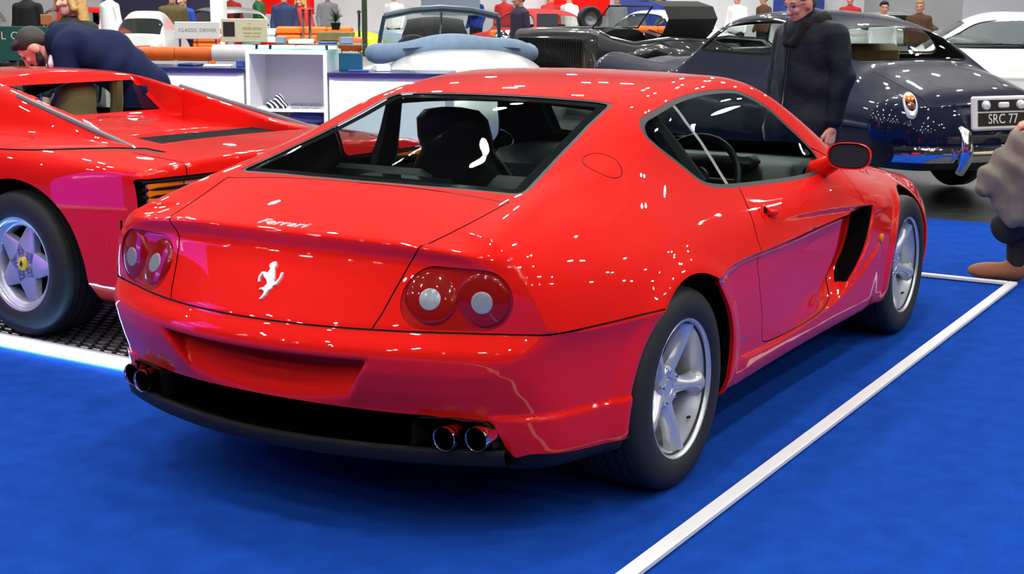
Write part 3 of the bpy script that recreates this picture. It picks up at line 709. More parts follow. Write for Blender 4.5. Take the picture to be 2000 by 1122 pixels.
# ---- wheels
def tyre_mesh(R, rim, w, tread=True):
    h = w/2
    pr = [(rim-.012, -h*.80), (rim+.004, -h*.90), (rim+.02, -h*.985), (rim+.05, -h*1.0), (R-.045, -h*.985), (R-.018, -h*.93), (R-.006, -h*.84), (R, -h*.72)]
    g = []
    for yy in (-.52, -.30, -.02, .26, .50):
        q = yy*h; g += [(R+.0012, q-.006), (R-.007, q-.004), (R-.007, q+.004), (R+.0012, q+.006)]
    pr += g+[(r, -y) for r, y in pr[::-1]]
    b = B(); b.lathe(pr, 96, [[1, 0, 0], [0, 0, -1], [0, 1, 0]])
    return b
def gt_wheel(parent, cx, s, w, face, pins):
    """five-spoke alloy; wheel axis along y, outer side towards s"""
    e = place(bpy.data.objects.new('wheel', None), parent, (cx, s*face, .33))
    R3 = np.array([[1, 0, 0], [0, 0, s], [0, 1, 0]], float) if True else None
    # local: x,z in wheel plane, +y*s outward; build with (u,v,o) -> (u, o*s, v)
    mp = lambda P: np.stack([np.asarray(P)[..., 0], np.asarray(P)[..., 2]*s, np.asarray(P)[..., 1]], -1)
    tb = tyre_mesh(.3288, .222, w); tb.V = [(x, y-s*(w/2-.012), z) for x, y, z in tb.V]; tb.obj('tyre', TYRE, e, smooth=True, angle=35)
    b = B(); Rz = np.array([[1, 0, 0], [0, 0, s], [0, 1, 0]], float)
    b.lathe([(.2285, -.012), (.2300, -.002), (.2265, .003), (.2205, .000), (.2170, -.010), (.2120, -.035), (.2050, -.055), (.200, -.10), (.198, -.20), (.205, -.24)], 72, Rz); b.obj('rim', ALLOY, e, smooth=True, angle=50)
    # spokes
    b = B()
    for k in range(5):
        th = math.radians(90+72*k+pins); ux = np.array([math.cos(th), math.sin(th)]); vx = np.array([-ux[1], ux[0]]); rows = []
        for r, hw, top, base in ((.030, .034, -.046, -.075), (.060, .036, -.042, -.08), (.085, .030, -.036, -.08), (.115, .0245, -.028, -.075), (.145, .024, -.021, -.07), (.170, .028, -.016, -.065), (.190, .036, -.013, -.06), (.207, .050, -.011, -.055), (.216, .060, -.012, -.05)):
            row = []
            for q, hgt in ((-1, base), (-.97, top-.022), (-.55, top-.007), (-.16, top), (.16, top), (.55, top-.007), (.97, top-.022), (1, base)):
                p = ux*r+vx*hw*q; row.append((p[0], p[1], hgt))
            rows.append(row)
        P = mp(np.array(rows)); b.grid(P if s < 0 else P[:, ::-1])
    b.lathe([(.070, -.078), (.068, -.052), (.060, -.045), (.034, -.047), (.030, -.056), (0, -.056)], 40, Rz)
    b.obj('spokes', ALLOY, e, smooth=True, angle=35)
    for k in range(5):
        th = math.radians(90+36+72*k+pins); b = B(); c = (.054*math.cos(th), s*-.047, .054*math.sin(th))
        b.lathe([(.0135, -.004), (.013, .001), (.010, -.004), (.0085, -.004), (.0085, .006), (.006, .009), (0, .009)], 14, Rz, c); b.obj('wheel_bolt', CHROME, e, smooth=True)
    b = B(); b.lathe([(.029, -.052), (.027, -.048), (0, -.047)], 24, Rz); b.obj('hub_cap', ALLOY, e, smooth=True)
    b = B(); b.lathe([(.165, -.115), (.165, -.10), (.06, -.10), (.06, -.115)], 48, Rz); b.obj('brake_disc', DISC, e)
    th = math.radians(90-36+72*4+pins); b = B(); b.tube(mp([(.198*math.cos(th), .198*math.sin(th), -.040), (.190*math.cos(th), .190*math.sin(th), -.030)]), .005, 8); b.obj('valve', BLACK, e)
    return e
gt = build_gt()
for cx, w, face in ((0, .285, .925), (2.6, .255, .912)):
    for s in (-1, 1): gt_wheel(gt, cx, s, w, face, {0: -26, 2.6: -37}[cx])
# ================================================================ the low mid-engined red car on its aluminium platform (rear axle centre = local origin)
CREAM = mat('cream_leather', (.52, .43, .22), .5)
SLAT = mat('black_slat', (.008, .009, .010), .8, spec=.1)
TRALLOY = mat('satin_alloy', (.55, .58, .66), .33, metal=.5)
def tr_body():
    w0 = spl([-1.1, -.8, -.4, 0, .6, 1.2, 2.0, 2.6, 3.1, 3.5], [.88, .925, .955, .965, .955, .90, .84, .83, .80, .70])
    hc = spl([-1.1, -.86, -.4, 0, .6, 1.3, 2.1, 2.8, 3.6], [.82, .838, .868, .885, .88, .845, .78, .70, .50])
    rc = lin([-1.2, -.44, .62, .78, 1.0, 1.35, 1.5, 2.25, 2.8], [.66, .826, 1.060, 1.110, 1.130, 1.132, 1.11, .78, .50])
    rcs = lambda x: (rc(x-.08)+rc(x-.04)+rc(x)+rc(x+.04)+rc(x+.08))/5
    def F(x, a, z):
        top = z-(hc(x)-.045*(a/.9)**3)
        W = w0(x)-.20*np.maximum(z-.62, 0)**2-.45*np.maximum(.50-z, 0)**2-.5*np.maximum(.30-z, 0)
        side = a-W
        rear = (-.865+.05*a**2-x-.10*np.maximum(.45-z, 0))*.98
        rear = rear+.018*sst(.60-z, -.004, .004)*0
        body = smax(side, rear, .06)
        body = smax(body, x-(3.55-.25*a*a-.4*np.maximum(z-.35, 0)), .15)
        body = smax(body, top, .045+.10*sst(x, -.7, -.2))
        body = smax(body, .20-z, .05)
        roof = (z-(rcs(x)-.03*(a/.5)**2*sst(x, .45, .9)))*.96
        gs = (a-(.625-(z-.84)*.48))*.88
        g = smax(roof, gs, .07); g = np.maximum(g, .6-z)
        # channel between the flying buttresses
        deck = lin([-.6, -.42, -.06, -.03, .1, .58, .8], [.80, .832, .850, .868, .874, .902, .92])
        ch = np.maximum(np.maximum((a-(.465-.12*(z-.84)))*.98, (x-(.58+1.33*(z-.90)))*.6), (deck(x)-.02*(a/.4)**2)-z)
        g = smax(g, -ch, .012)
        f = smin(body, g, .06)
        f = np.where((x < -.10) & (a < .5), f, f)
        cut = np.maximum(np.maximum(a-.475, deck(x)-.02*(a/.4)**2-z), np.maximum(x-.45, -.44-x))
        return smax(f, -cut, .010)
    return F
def build_tr(loc, rz):
    body = surface(tr_body(), -1.0, 3.65, 1.02, .14, 1.2, GRID2)
    car = thing('mid_engined_coupe', 'low wide red coupe with flying buttresses and black slatted tail, on the metal platform', 'car', loc, rz)
    for cx, rx, rz_ in ((-.02, .44, .385), (2.55, .38, .37)):
        f = lambda p: np.where(A(p) > .5, np.hypot((p[:, 0]-cx)/rx, (np.maximum(p[:, 2]-.33, 0))/rz_+np.maximum(.33-p[:, 2], 0)*-.1)-1, 1.)
        hole, body = body.split(f)
        sides('wheel_arch_lip', body.wall(f, lambda V, N: np.stack([0*V[:, 0], -np.sign(V[:, 1])*.05, 0*V[:, 0]], 1), .03), RED, car)
        for s in (-1, 1):
            b = B(); b.lathe([(1.02, s*(.88 if cx < 1 else .74)), (1.02, s*.50), (0, s*.50)], 36, np.diag([rx, 1, rz_])@np.array(Matrix.Rotation(.35, 3, 'Y')@Matrix(((1, 0, 0), (0, 0, 1), (0, 1, 0)))), (cx, 0, .33), arc=math.pi+.7); b.obj('wheel_well', LINER, car)
    gaps = []
    def gap(m, f, w=.003, dep=.004):
        st, m = m.band(f, w)
        if len(st.T): gaps.append(st.off(-dep))
        return m
    # rear window in the front wall of the channel
    fw = lambda p: np.where((p[:, 0] > .50) & (p[:, 0] < .90) & (A(p) < .47) & (np.abs(p[:, 0]-(.58+1.33*(p[:, 2]-.90))) < .03), np.maximum(A(p)-(.442-.12*(p[:, 2]-.84)), np.maximum(p[:, 2]-1.062, .912-p[:, 2])), 1.)
    rw, body = body.split(fw)
    obj_m('rear_window', rw.off(-.004), glass('clear_glass', (.82, .86, .84)), car)
    # side glass
    ds = poly_sdf([(.70, .90), (.70, 1.03), (1.35, 1.06), (1.95, .89), (1.9, .86)])
    fs = lambda p: np.where((A(p) > .40), ds(p[:, 0], p[:, 2]), 1.)
    sg, body = body.split(fs); sides('side_window', sg.off(-.005), GLASS, car)
    wsd = poly_sdf([(1.52, -.1), (1.52, .38), (2.12, .56), (2.17, .3), (2.19, -.1)])
    fws = lambda p: np.where(p[:, 2] > .8, wsd(p[:, 0], A(p)), 1.)
    wsn, body = body.split(fws); obj_m('windscreen', wsn.off(-.005), GLASS, car)
    # black slatted engine vent
    fe = lambda p: np.where((p[:, 2] > .78) & (A(p) < .52), np.maximum(np.abs(p[:, 0]+.24)-.175, A(p)-.458), 1.)
    ev, body = body.split(fe); o = obj_m('engine_vent', ev.off(-.02), LINER, car)
    for k in range(9):
        x = -.395+k*.038; b = B(); b.box((x, 0, .826+.05*(x+.42)), (.028, .91, .010), R=Matrix.Rotation(-.25, 3, 'Y')); b.obj('slat', SLAT, o)
    # rear grille recess
    fg = lambda p: np.where((p[:, 0] < -.70) & (p[:, 2] > .5), np.maximum(p[:, 2]-.768, np.maximum(.585-p[:, 2], A(p)-.925)), 1.)
    gr, body = body.split(fg); obj_m('grille_recess', M(gr.V+[.05, 0, 0], gr.T, gr.N), LINER, car)
    for s in (-1, 1):
        for nm, y0, y1, mt_ in (('indicator_lamp', .70, .90, AMBER), ('reversing_lamp', .60, .70, mat('clear_lens', (.55, .55, .5), .2, coat=1)), ('red_lamp', .42, .60, LENSRED)):
            b = B(); b.box((-.815, s*(y0+y1)/2, .705), (.02, y1-y0-.006, .085), bev=.004); b.obj(nm, mt_, car)
        b = B(); b.box((-.815, s*.66, .625), (.02, .47, .06), bev=.004); b.obj('lower_red_lamp', LENSDK, car)
    for k in range(6):
        z = .598+k*.031
        P = [[(-.862+.05*y*y+dx, y, z+dz) for dx, dz in ((.03, -.006), (0, -.0065), (-.004, 0), (0, .0065), (.03, .006))] for y in np.linspace(-.925, .925, 17)]
        b = B(); b.grid(np.array(P)[::-1]); b.obj('grille_strake', SLAT, car, smooth=True)
    # seams
    seam = spl([-.9, -.6, 0, .6, 1.2], [.80, .842, .835, .825, .80])
    body = gap(body, lambda p: np.where((A(p) > .6) & (p[:, 0] < .95) & (p[:, 0] > -.62), p[:, 2]-seam(p[:, 0]), 1.), .0028)
    body = gap(body, lambda p: np.where((p[:, 0] < -.5) & (p[:, 2] > .76), A(p)-.70, 1.), .003)
    fb = lambda p: np.where((p[:, 0] < -.45), np.where(p[:, 2] < .60, p[:, 0]+.695, 1.), 1.)
    body = gap(body, fb, .006, .008)
    ff = lambda p: np.where(p[:, 1] > .3, np.linalg.norm(p-np.array([.21, .79, .845]), axis=1)-.095, 1.)
    body = gap(body, ff, .0018, .003)
    obj_m('body', body, RED, car)
    for g in gaps: sides('panel_gap', g, GAP, car)
    for s in (-1, 1):
        # dark strip along the buttress edge
        P = [(x, s*(.625-(z-.84)*.48-.022), z+.004) for x, z in ((.52, 1.028), (.22, .966), (-.07, .908), (-.33, .855), (-.40, .842))]
        b = B(); b.tube(P, .014, 8); b.obj('buttress_trim', BARTRIM, car, smooth=True)
        b = B(); b.lathe([(.012, 0), (.010, .006), (0, .006)], 14, frame((0, s, .4)), (.21, s*.80, .815)); b.obj('lock', CHROME, car)
    # deck script
    text_obj('deck_lettering', 'Ferrari', .055, BADGE, car, (-.66, -.22, .842), np.stack([(0, -1, 0), (1, 0, .03), (0, 0, 1)], 1).astype(float), ext=.003, sx=1.3, shear=.3)
    # lower rear bumper underside and cabin
    b = B(); b.box((1.2, 0, .30), (1.9, 1.3, .04)); b.obj('cabin_floor', CARPETBLK, car)
    b = B(); b.box((.66, 0, .58), (.06, 1.05, .56)); b.obj('bulkhead', CARPETBLK, car)
    for s in (-1, 1):
        b = B(); loft = []
        for z, x, wd, th in ((.35, 1.18, .25, .10), (.60, 1.08, .26, .11), (.80, 1.00, .24, .10), (.90, .97, .17, .07), (.96, .955, .155, .07), (1.03, .94, .14, .06), (1.05, .935, .06, .03)):
            loft.append([(x+th*math.cos(t), (.30 if s > 0 else -.17)+wd*.72*np.sign(math.sin(t))*abs(math.sin(t))**.6, z) for t in np.linspace(0, 2*math.pi, 21)])
        b.grid(np.array(loft)); b.obj('seat', CREAM, car, smooth=True, angle=70)
    b = B(); b.grid([[(1.75, y, .55), (1.8, y, .78), (2.2, y, .76)] for y in np.linspace(.6, -.6, 5)]); b.obj('dashboard', LEATHER, car, smooth=True)
    b = B(); b.tube([(.95, -.42, .80), (.88, -.38, .95), (.83, -.34, 1.07)], .035, 8); b.obj('window_post', CREAM, car, smooth=True)
    for cx, w, face in ((0, .27, .945), (2.55, .235, .80)):
        for s in (-1, 1): tr_wheel(car, cx, s, w, face)
    return car
def tr_wheel(parent, cx, s, w, face):
    e = place(bpy.data.objects.new('wheel', None), parent, (cx, s*face, .328))
    mp = lambda P: np.stack([np.asarray(P)[..., 0], np.asarray(P)[..., 2]*s, np.asarray(P)[..., 1]], -1)
    Rz = np.array([[1, 0, 0], [0, 0, s], [0, 1, 0]], float)
    tb = tyre_mesh(.328, .208, w); tb.V = [(x, y-s*(w/2-.012), z) for x, y, z in tb.V]; tb.obj('tyre', TYRE, e, smooth=True, angle=35)
    b = B(); b.lathe([(.2155, -.012), (.2165, -.002), (.213, .003), (.206, .000), (.200, -.012), (.188, -.020), (.176, -.026), (.172, -.034), (.170, -.06), (.168, -.18)], 64, Rz); b.obj('rim', TRALLOY, e, smooth=True, angle=40)
    b = B()
    for k in range(5):
        th = math.radians(90+72*k+20); ux = np.array([math.cos(th), math.sin(th)]); vx = np.array([-ux[1], ux[0]]); rows = []
        for r, hw, top in ((.02, .065, -.026), (.075, .060, -.026), (.17, .026, -.028), (.18, .026, -.030)):
            rows.append([tuple(ux*r+vx*hw*q)+(h,) for q, h in ((-1.05, -.06), (-1, top-.002), (-.9, top), (.9, top), (1, top-.002), (1.05, -.06))])
        P = mp(np.array(rows)); b.grid(P if s < 0 else P[:, ::-1])
    b.obj('spokes', TRALLOY, e, smooth=True, angle=30)
    for k in range(5):
        th = math.radians(90+36+72*k+20); b = B(); c = (.052*math.cos(th), s*-.024, .052*math.sin(th))
        b.lathe([(.017, .0), (.016, .002), (.013, -.006), (.009, -.006), (.009, .000), (0, .001)], 16, Rz, c); b.obj('wheel_nut', CHROME, e, smooth=True)
    b = B(); b.lathe([(.166, -.10), (.166, -.075), (.0, -.075)], 40, Rz); b.obj('spoke_gap_disc', LINER, e)  # black disc added behind the spokes, its colour darkening the gaps
    b = B(); b.lathe([(.031, -.026), (.030, -.018), (.027, -.016), (0, -.015)], 28, Rz); hc_ = b.obj('hub_cap', YELLOW, e, smooth=True)
    pts = [(-.006, .013), (.001, .016), (.004, .009), (.006, .001), (.011, .002), (.010, .009), (.013, .004), (.010, -.004), (.004, -.010), (.001, -.017), (-.001, -.009), (-.007, -.008), (-.003, -.003), (-.007, .002), (-.011, -.002), (-.009, .005), (-.004, .006)]
    b = B(); b.prism([(p[0], p[1]) for p in pts], -.0148, -.0138, 2, Rz); b.obj('hub_emblem', BLACK, hc_)
GRID2 = .012
TRH = math.radians(86); _hub = deep(36, 517, 6.33)
tr = build_tr((_hub[0]+math.sin(TRH)*.945, _hub[1]-math.cos(TRH)*.945, _hub[2]-.328), TRH)
PLAT_Z = float(_hub[2]-.328)
# platform under the mid-engined car, aluminium with a grid of slots, LED edge
PZ = PLAT_Z; PH = TRH
Rp = np.array([[math.cos(PH), -math.sin(PH), 0], [math.sin(PH), math.cos(PH), 0], [0, 0, 1]])
edge0 = at(0, 651, 2, PZ); edge1 = at(246, 698, 2, PZ); ang = math.atan2(edge0[1]-edge1[1], edge0[0]-edge1[0])
plat = thing('display_platform', 'low aluminium display platform with a glowing blue-white edge, under the slatted-tail coupe', 'platform', (edge1[0], edge1[1], 0), ang)
ALU = mat('brushed_aluminium', (.42, .44, .46), .35, metal=.9, bump=.05)
b = B(); b.box((2.175, -1.1, PZ-.020), (5.45, 2.2, .012)); b.obj('deck', mat('dark_deck_base', (.02, .022, .025), .5, metal=.5), plat)
b = B(); b.box((2.175, .0, PZ-.006), (5.45, .022, .014), bev=.003); b.obj('edge_trim', EDGE, plat)
b = B(); b.box((2.175, .002, PZ*.45), (5.45, .012, PZ*.62)); b.obj('fascia', mat('lilac_fascia', (.45, .46, .60), .5), plat)
b = B(); b.box((2.175, .020, .007), (5.45, .010, .008)); b.obj('led_strip', mat('led', (1, 1, 1), .5, emit=(.30, .65, 1.0), es=75), plat)
# raised treads of the deck plate
me = None; tiles = []
for i in range(24):
    for j in range(14):
        tiles.append((-.52+.075*i+(.0375 if j % 2 else 0), -.055-.05*j))
tm = B(); tm.box((0, 0, 0), (.050, .030, .010), bev=.003); t0 = tm.obj('tread_plate', ALU, plat)
for k, (x, y) in enumerate(tiles[:300]):
    o = t0 if k == 0 else t0.copy()
    if k: COL.objects.link(o); o.parent = plat
    o.location = (x, y, PZ-.009)
# ================================================================ cars in the background
NAVY = lined(mat('navy_paint', (.0022, .0048, .026), .4, coat=1., coat_rough=.02, spec=.1), (.05, .045, .04))
SILVER = mat('silver_paint', (.52, .53, .52), .35, metal=.55, coat=1., coat_rough=.03)
BLACKP = mat('black_paint', (.004, .005, .006), .3, coat=1., coat_rough=.02)
WHITEP = mat('white_paint', (.85, .88, .87), .4, coat=1.)
YELLOWP = mat('yellow_paint', (.85, .75, .01), .4, coat=1.)
CLEAR = glass('pale_glass', (.80, .86, .84))
TAN = mat('tan_leather', (.30, .17, .05), .5)
def car_field(hc, w, rear, nose, rc=None, gw=.7, gsl=.45, g0=.9, fall=.06, rs=.15, bottom=.22, fenders=(), br=.06, zw=.6, tum=.25):
    """implicit body: hc deck line, w plan half width, rear/nose x limits (x, bow), rc roof line"""
    def F(x, a, z):
        top = (z-(hc(x)-fall*(a/.8)**3))*.96
        side = a-(w(x)-tum*np.maximum(z-zw, 0)**2-.4*np.maximum(.45-z, 0)**2)
        b = smax(side, (rear[0]+rear[1]*a*a+rear[2]*(z-.55)**2-x)*.95, .18)
        b = smax(b, (x-(nose[0]-nose[1]*a*a-nose[2]*(z-.5)**2))*.95, .18)
        b = smax(b, top, rs); b = smax(b, bottom-z, .05)
        for (x0, z0, x1, z1, aa, r0, r1) in fenders:
            ex, ez = x1-x0, z1-z0; t = np.clip(((x-x0)*ex+(z-z0)*ez)/(ex*ex+ez*ez), 0, 1)
            d = np.sqrt((x-x0-t*ex)**2+(z-z0-t*ez)**2+((a-aa)*1.0)**2)-(r0+(r1-r0)*t); b = smin(b, d, .10)
        if rc is not None:
            g = smax((z-(rc(x)-.05*(a/.6)**2))*.93, (a-(gw-(z-g0)*gsl))*.9, .12); g = np.maximum(g, g0-.25-z)
            b = smin(b, g, br)
        return b
    return F
def simple_wheel(parent, cx, s, y, R, w, hub, name='wheel'):
    e = place(bpy.data.objects.new(name, None), parent, (cx, s*y, R)); Rz = np.array([[1, 0, 0], [0, 0, s], [0, 1, 0]], float)
    b = B(); b.lathe([(R*.62, -.02), (R*.66, .0), (R*.8, .012), (R*.93, .0), (R, -.03), (R, -w+.03), (R*.93, -w), (R*.6, -w)], 32, Rz); b.obj('tyre', TYRE, e, smooth=True)
    b = B(); b.lathe([(R*.64, -.012), (R*.58, -.02), (R*.45, -.005), (R*.25, .01), (0, .015)], 28, Rz); b.obj('hubcap', hub, e, smooth=True)
def wheels_and_arches(body, car, axles, R, y, w, hub, ra, paint):
    for cx in axles:
        f = lambda p: np.where(A(p) > .35, np.hypot(p[:, 0]-cx, np.maximum(p[:, 2]-R, 0))-ra, 1.)
        h, body = body.split(f)
        for s in (-1, 1):
            b = B(); b.lathe([(ra+.01, s*(y-.06)), (ra+.01, s*.4), (0, s*.4)], 24, Matrix.Rotation(.3, 3, 'Y')@Matrix(((1, 0, 0), (0, 0, 1), (0, 1, 0))), (cx, 0, R), arc=math.pi+.6); b.obj('wheel_well', LINER, car)
            simple_wheel(car, cx, s, y, R, w, hub)
    return body
def window_cut(body, car, name, f, material=None, trim=.016, trimmat=None, border=False):
    pane, body = body.split(f)
    if len(pane.T) == 0: return body
    inner, tr_ = pane.split(lambda p: f(p)+trim)
    sides(name+'_frame', tr_.off(.004), trimmat or CHROME, car) if border else obj_m(name+'_frame', tr_.off(.004), trimmat or CHROME, car)
    (sides if border else obj_m)(name, inner.off(-.006), material or CLEAR, car)
    return body

# ---- navy saloon, tail towards the camera
def navy_saloon(loc, rz):
    car = thing('vintage_saloon', 'dark navy blue 1950s saloon with chrome tail lamps, behind the standing man', 'car', loc, rz)
    hc = spl([-1.35, -1.2, -.9, -.55, -.2, .6, 1.6, 2.2, 3.0, 3.6, 3.9], [.60, .79, .945, 1.045, 1.085, 1.06, 1.05, 1.07, 1.03, .95, .8])
    w = spl([-1.3, -.9, -.4, .4, 1.4, 2.4, 3.2, 3.9], [.66, .78, .85, .86, .86, .80, .72, .6])
    rc = spl([-.9, -.35, -.05, .25, .6, 1.05, 1.5, 1.75, 2.0, 2.25, 2.7], [.80, 1.06, 1.24, 1.375, 1.455, 1.495, 1.46, 1.39, 1.22, 1.04, .8])
    F = car_field(hc, w, (-1.28, .16, .7), (3.85, .3, .3), rc, gw=.74, gsl=.42, g0=1.05, fall=.17, rs=.26, bottom=.30, br=.08,
                  fenders=((-.85, .62, .35, .66, .70, .23, .27), (2.2, .70, 3.6, .78, .70, .20, .26)))
    body = surface(F, -1.45, 4.1, 1.05, .2, 1.6, .02)
    body = wheels_and_arches(body, car, (0, 3.1), .34, .80, .17, CHROME, .37, NAVY)
    r = poly_sdf(smooth_loop([(-.30, .0), (-.28, .35), (-.22, .56), (-.10, .58), (.14, .53), (.20, .35), (.21, 0), (.21, -.35), (.14, -.53), (-.10, -.58), (-.22, -.56), (-.28, -.35)], 4))
    body = window_cut(body, car, 'rear_window', lambda p: np.where(p[:, 2] > 1.0, r(p[:, 0], p[:, 1]), 1.), trim=.022)
    sg = poly_sdf(smooth_loop([(.32, 1.14), (.38, 1.30), (.62, 1.385), (1.0, 1.41), (1.45, 1.38), (1.70, 1.28), (1.92, 1.12), (1.4, 1.10), (.7, 1.11)], 4))
    body = window_cut(body, car, 'side_window', lambda p: np.where(A(p) > .42, sg(p[:, 0], p[:, 2]), 1.), border=True, trim=.02)
    wp = poly_sdf([(1.80, -.50), (1.80, .50), (2.13, .62), (2.22, .3), (2.24, 0), (2.22, -.3), (2.13, -.62)])
    body = window_cut(body, car, 'windscreen', lambda p: np.where(p[:, 2] > 1.02, wp(p[:, 0], p[:, 1]), 1.))
    lidf = lambda p: np.where((p[:, 0] < -.3) & (p[:, 2] > .45), np.maximum(A(p)-.55, -(p[:, 2]-.50)), 1.)
    st, body = body.band(lambda p: np.where(p[:, 0] < -.40, A(p)-.56, 1.), .003); sides('panel_gap', st.off(-.004), GAP, car)
    obj_m('body', body, NAVY, car)
    def rear_x(a, z):
        k = (body.V[:, 0] < -.6); v = body.V[k]; i = np.argmin((np.abs(v[:, 1])-a)**2+(v[:, 2]-z)**2); return v[i], body.N[k][i]
    for s in (-1, 1):
        v, n = rear_x(.66, .80); v = v*[1, 1 if v[1]*s > 0 else -1, 1]; n = n*[1, 1 if n[1]*s > 0 else -1, 1]
        b = B(); R = frame(n); b.lathe([(.072, -.03), (.069, .002), (.058, .016), (.050, .012)], 24, R@np.diag([.8, 2.0, 1]), v); lp = b.obj('tail_lamp', BADGE, car, smooth=True)
        b = B(); b.lathe([(.047, .0), (.04, .022), (0, .034)], 20, R@np.diag([.8, .9, 1]), v+R@np.array([0, .055, 0])); b.obj('amber_lens', AMBER, lp, smooth=True)
        b = B(); b.lathe([(.045, .0), (.038, .022), (0, .032)], 20, R@np.diag([.8, .9, 1]), v+R@np.array([0, -.045, 0])); b.obj('red_lens', LENSDK, lp, smooth=True)
        b = B(); R2 = frame((-1, s*.15, 0)); b.lathe([(.075, 0), (.07, .012), (0, .018)], 24, R2, (-1.20, s*.38, .62)); b.obj('round_reflector', LENSDK, car, smooth=True)
        b = B(); b.tube([(-1.36, s*.44, .30), (-1.42, s*.44, .40), (-1.43, s*.44, .50), (-1.40, s*.44, .60), (-1.34, s*.44, .64)], [.035, .045, .05, .042, .02], 12); b.obj('over_rider', CHROME, car, smooth=True)
    b = B(); P = []
    for y in np.linspace(-.86, .86, 25):
        xx = -1.37+.20*y*y+.9*max(abs(y)-.70, 0); P.append([(xx+.03, y, .385), (xx-.005, y, .375), (xx-.03, y, .41), (xx-.035, y, .45), (xx-.02, y, .49), (xx+.03, y, .50)])
    b.grid(np.array(P)[::-1]); b.obj('rear_bumper', CHROME, car, smooth=True)
    # plate box
    v, n = rear_x(.0, .73); R = frame((-1, 0, .12)); c = np.array([v[0]-.05, 0, .735])
    pb = B(); pb.box(c, (.545, .26, .05), R=R, bev=.015); po = pb.obj('plate_box', BADGE, car)
    b = B(); b.box(c+R@np.array([0, .058, .028]), (.47, .085, .012), R=R, bev=.003); b.box(c+R@np.array([0, -.048, .028]), (.47, .10, .012), R=R, bev=.003); b.obj('plate_panel', mat('plate_black', (.012, .012, .013), .3), po)
    for q in (-.17, .17):
        b = B(); b.lathe([(.036, 0), (.034, .02), (0, .032)], 18, R, c+R@np.array([q, .06, .034])); b.obj('plate_lamp', BADGE, po, smooth=True)
    b = B(); b.box(c+R@np.array([0, .058, .045]), (.10, .045, .03), R=R, bev=.01); b.obj('boot_handle', BADGE, po)
    text_obj('plate_text', 'SRC 77', .105, mat('plate_white', (.8, .8, .8), .4), po, c+R@np.array([0, -.048, .0365]), R, ext=.001, sx=.92)
    for s in (-1, 1):
        b = B(); b.box((.75, s*.36, .95), (.16, .56, .50), bev=.06); b.obj('seat', TAN, car, smooth=True)
    b = B(); b.box((-.02, 0, .93), (.2, 1.2, .30), bev=.06); b.obj('rear_seat', TAN, car, smooth=True)
    b = B(); b.box((.9, 0, .42), (2.4, 1.3, .05)); b.obj('cabin_floor', CARPETBLK, car)
    return car
_na = math.radians(55)
navy_saloon((7.95, .72, 0), _na)

# ---- silver roadster with its blue hood cover
def silver_roadster(loc, rz):
    car = thing('silver_roadster', 'silver open roadster with a blue-grey folded hood cover, seen from behind', 'car', loc, rz)
    hc = spl([-1.2, -1.0, -.6, -.1, .6, 1.2, 2.0, 2.9, 3.4], [.66, .84, 1.03, 1.12, 1.04, 1.0, .98, .9, .7])
    w = spl([-1.2, -.7, 0, .8, 1.6, 2.6, 3.4], [.50, .70, .80, .78, .74, .74, .5])
    F0 = car_field(hc, w, (-1.1, .3, .4), (3.3, .4, .3), None, fall=.22, rs=.28, bottom=.25, fenders=((-.55, .66, .35, .68, .64, .20, .22), (2.0, .70, 3.0, .74, .62, .18, .2)))
    def F(x, a, z):
        f = F0(x, a, z); ck = np.maximum(np.maximum(np.hypot((x-.75)/.72, a/.58)-1, .62-z), x-1.38)*.5
        return smax(f, -ck, .03)
    body = surface(F, -1.25, 3.5, .95, .2, 1.2, .022)
    body = wheels_and_arches(body, car, (0, 2.55), .33, .74, .16, CHROME, .36, SILVER); obj_m('body', body, SILVER, car)
    HOOD = mat('blue_hood_cloth', (.13, .20, .29), .75, noise=.12, nscale=14)
    # puffed horseshoe roll round the back of the cockpit
    P = []; rr = []
    for t in np.linspace(-2.1, 2.1, 41):
        P.append((.60-.60*math.cos(t*.82), .76*math.sin(t*.80), 1.13+.03*math.cos(t*2)-.05*abs(t)/2.1)); rr.append(.085+.012*math.sin(t*5)+.01*math.cos(t))
    b = B(); b.tube(P, rr, 14); b.obj('hood_cover', HOOD, car, smooth=True)
    b = B(); b.grid([[(x, y, 1.10+.05*math.cos(y*2)-.02*(x)) for x in (-.02, .12, .28, .36)] for y in np.linspace(.55, -.55, 9)]); b.obj('hood_cover_top', HOOD, car, smooth=True)
    # windscreen
    SCR = mat('dark_screen_frame', (.02, .05, .07), .35)
    P0 = [(1.40, .62, 1.00), (1.30, .60, 1.22), (1.22, .57, 1.40), (1.22, .30, 1.455), (1.23, 0, 1.475), (1.22, -.30, 1.455), (1.22, -.57, 1.40), (1.30, -.60, 1.22), (1.40, -.62, 1.00)]
    b = B(); b.tube(P0[:3], .022, 8); b.obj('screen_pillar', SCR, car); b = B(); b.tube(P0[6:], .022, 8); b.obj('screen_pillar', SCR, car)
    b = B(); b.tube(P0[2:7], .036, 8); b.obj('screen_header', SCR, car)
    b = B(); b.tube([P0[4], (1.33, 0, 1.2), (1.45, 0, 1.0)], .012, 8); b.obj('screen_divider', CHROME, car)
    b = B(); b.add([P0[0], P0[1], P0[2], P0[3], P0[4], P0[5], P0[6], P0[7], P0[8]], [tuple(range(9))]); b.obj('windscreen', CLEAR, car)
    for s in (-1, 1):
        b = B(); b.box((.55, s*.30, .82), (.14, .46, .42), bev=.05); b.obj('seat', LEATHER, car, smooth=True)
    b = B(); b.tube([(1.12+.02*math.sin(t), .30+.19*math.cos(t), 1.02+.19*math.sin(t)) for t in np.linspace(0, 2*math.pi, 24, endpoint=False)], .012, 6, closed=True); b.obj('steering_wheel', LEATHER, car)
    return car
_p = deep(905, 120, 13.0); silver_roadster((_p[0], _p[1], 0), .537+.042+.17)

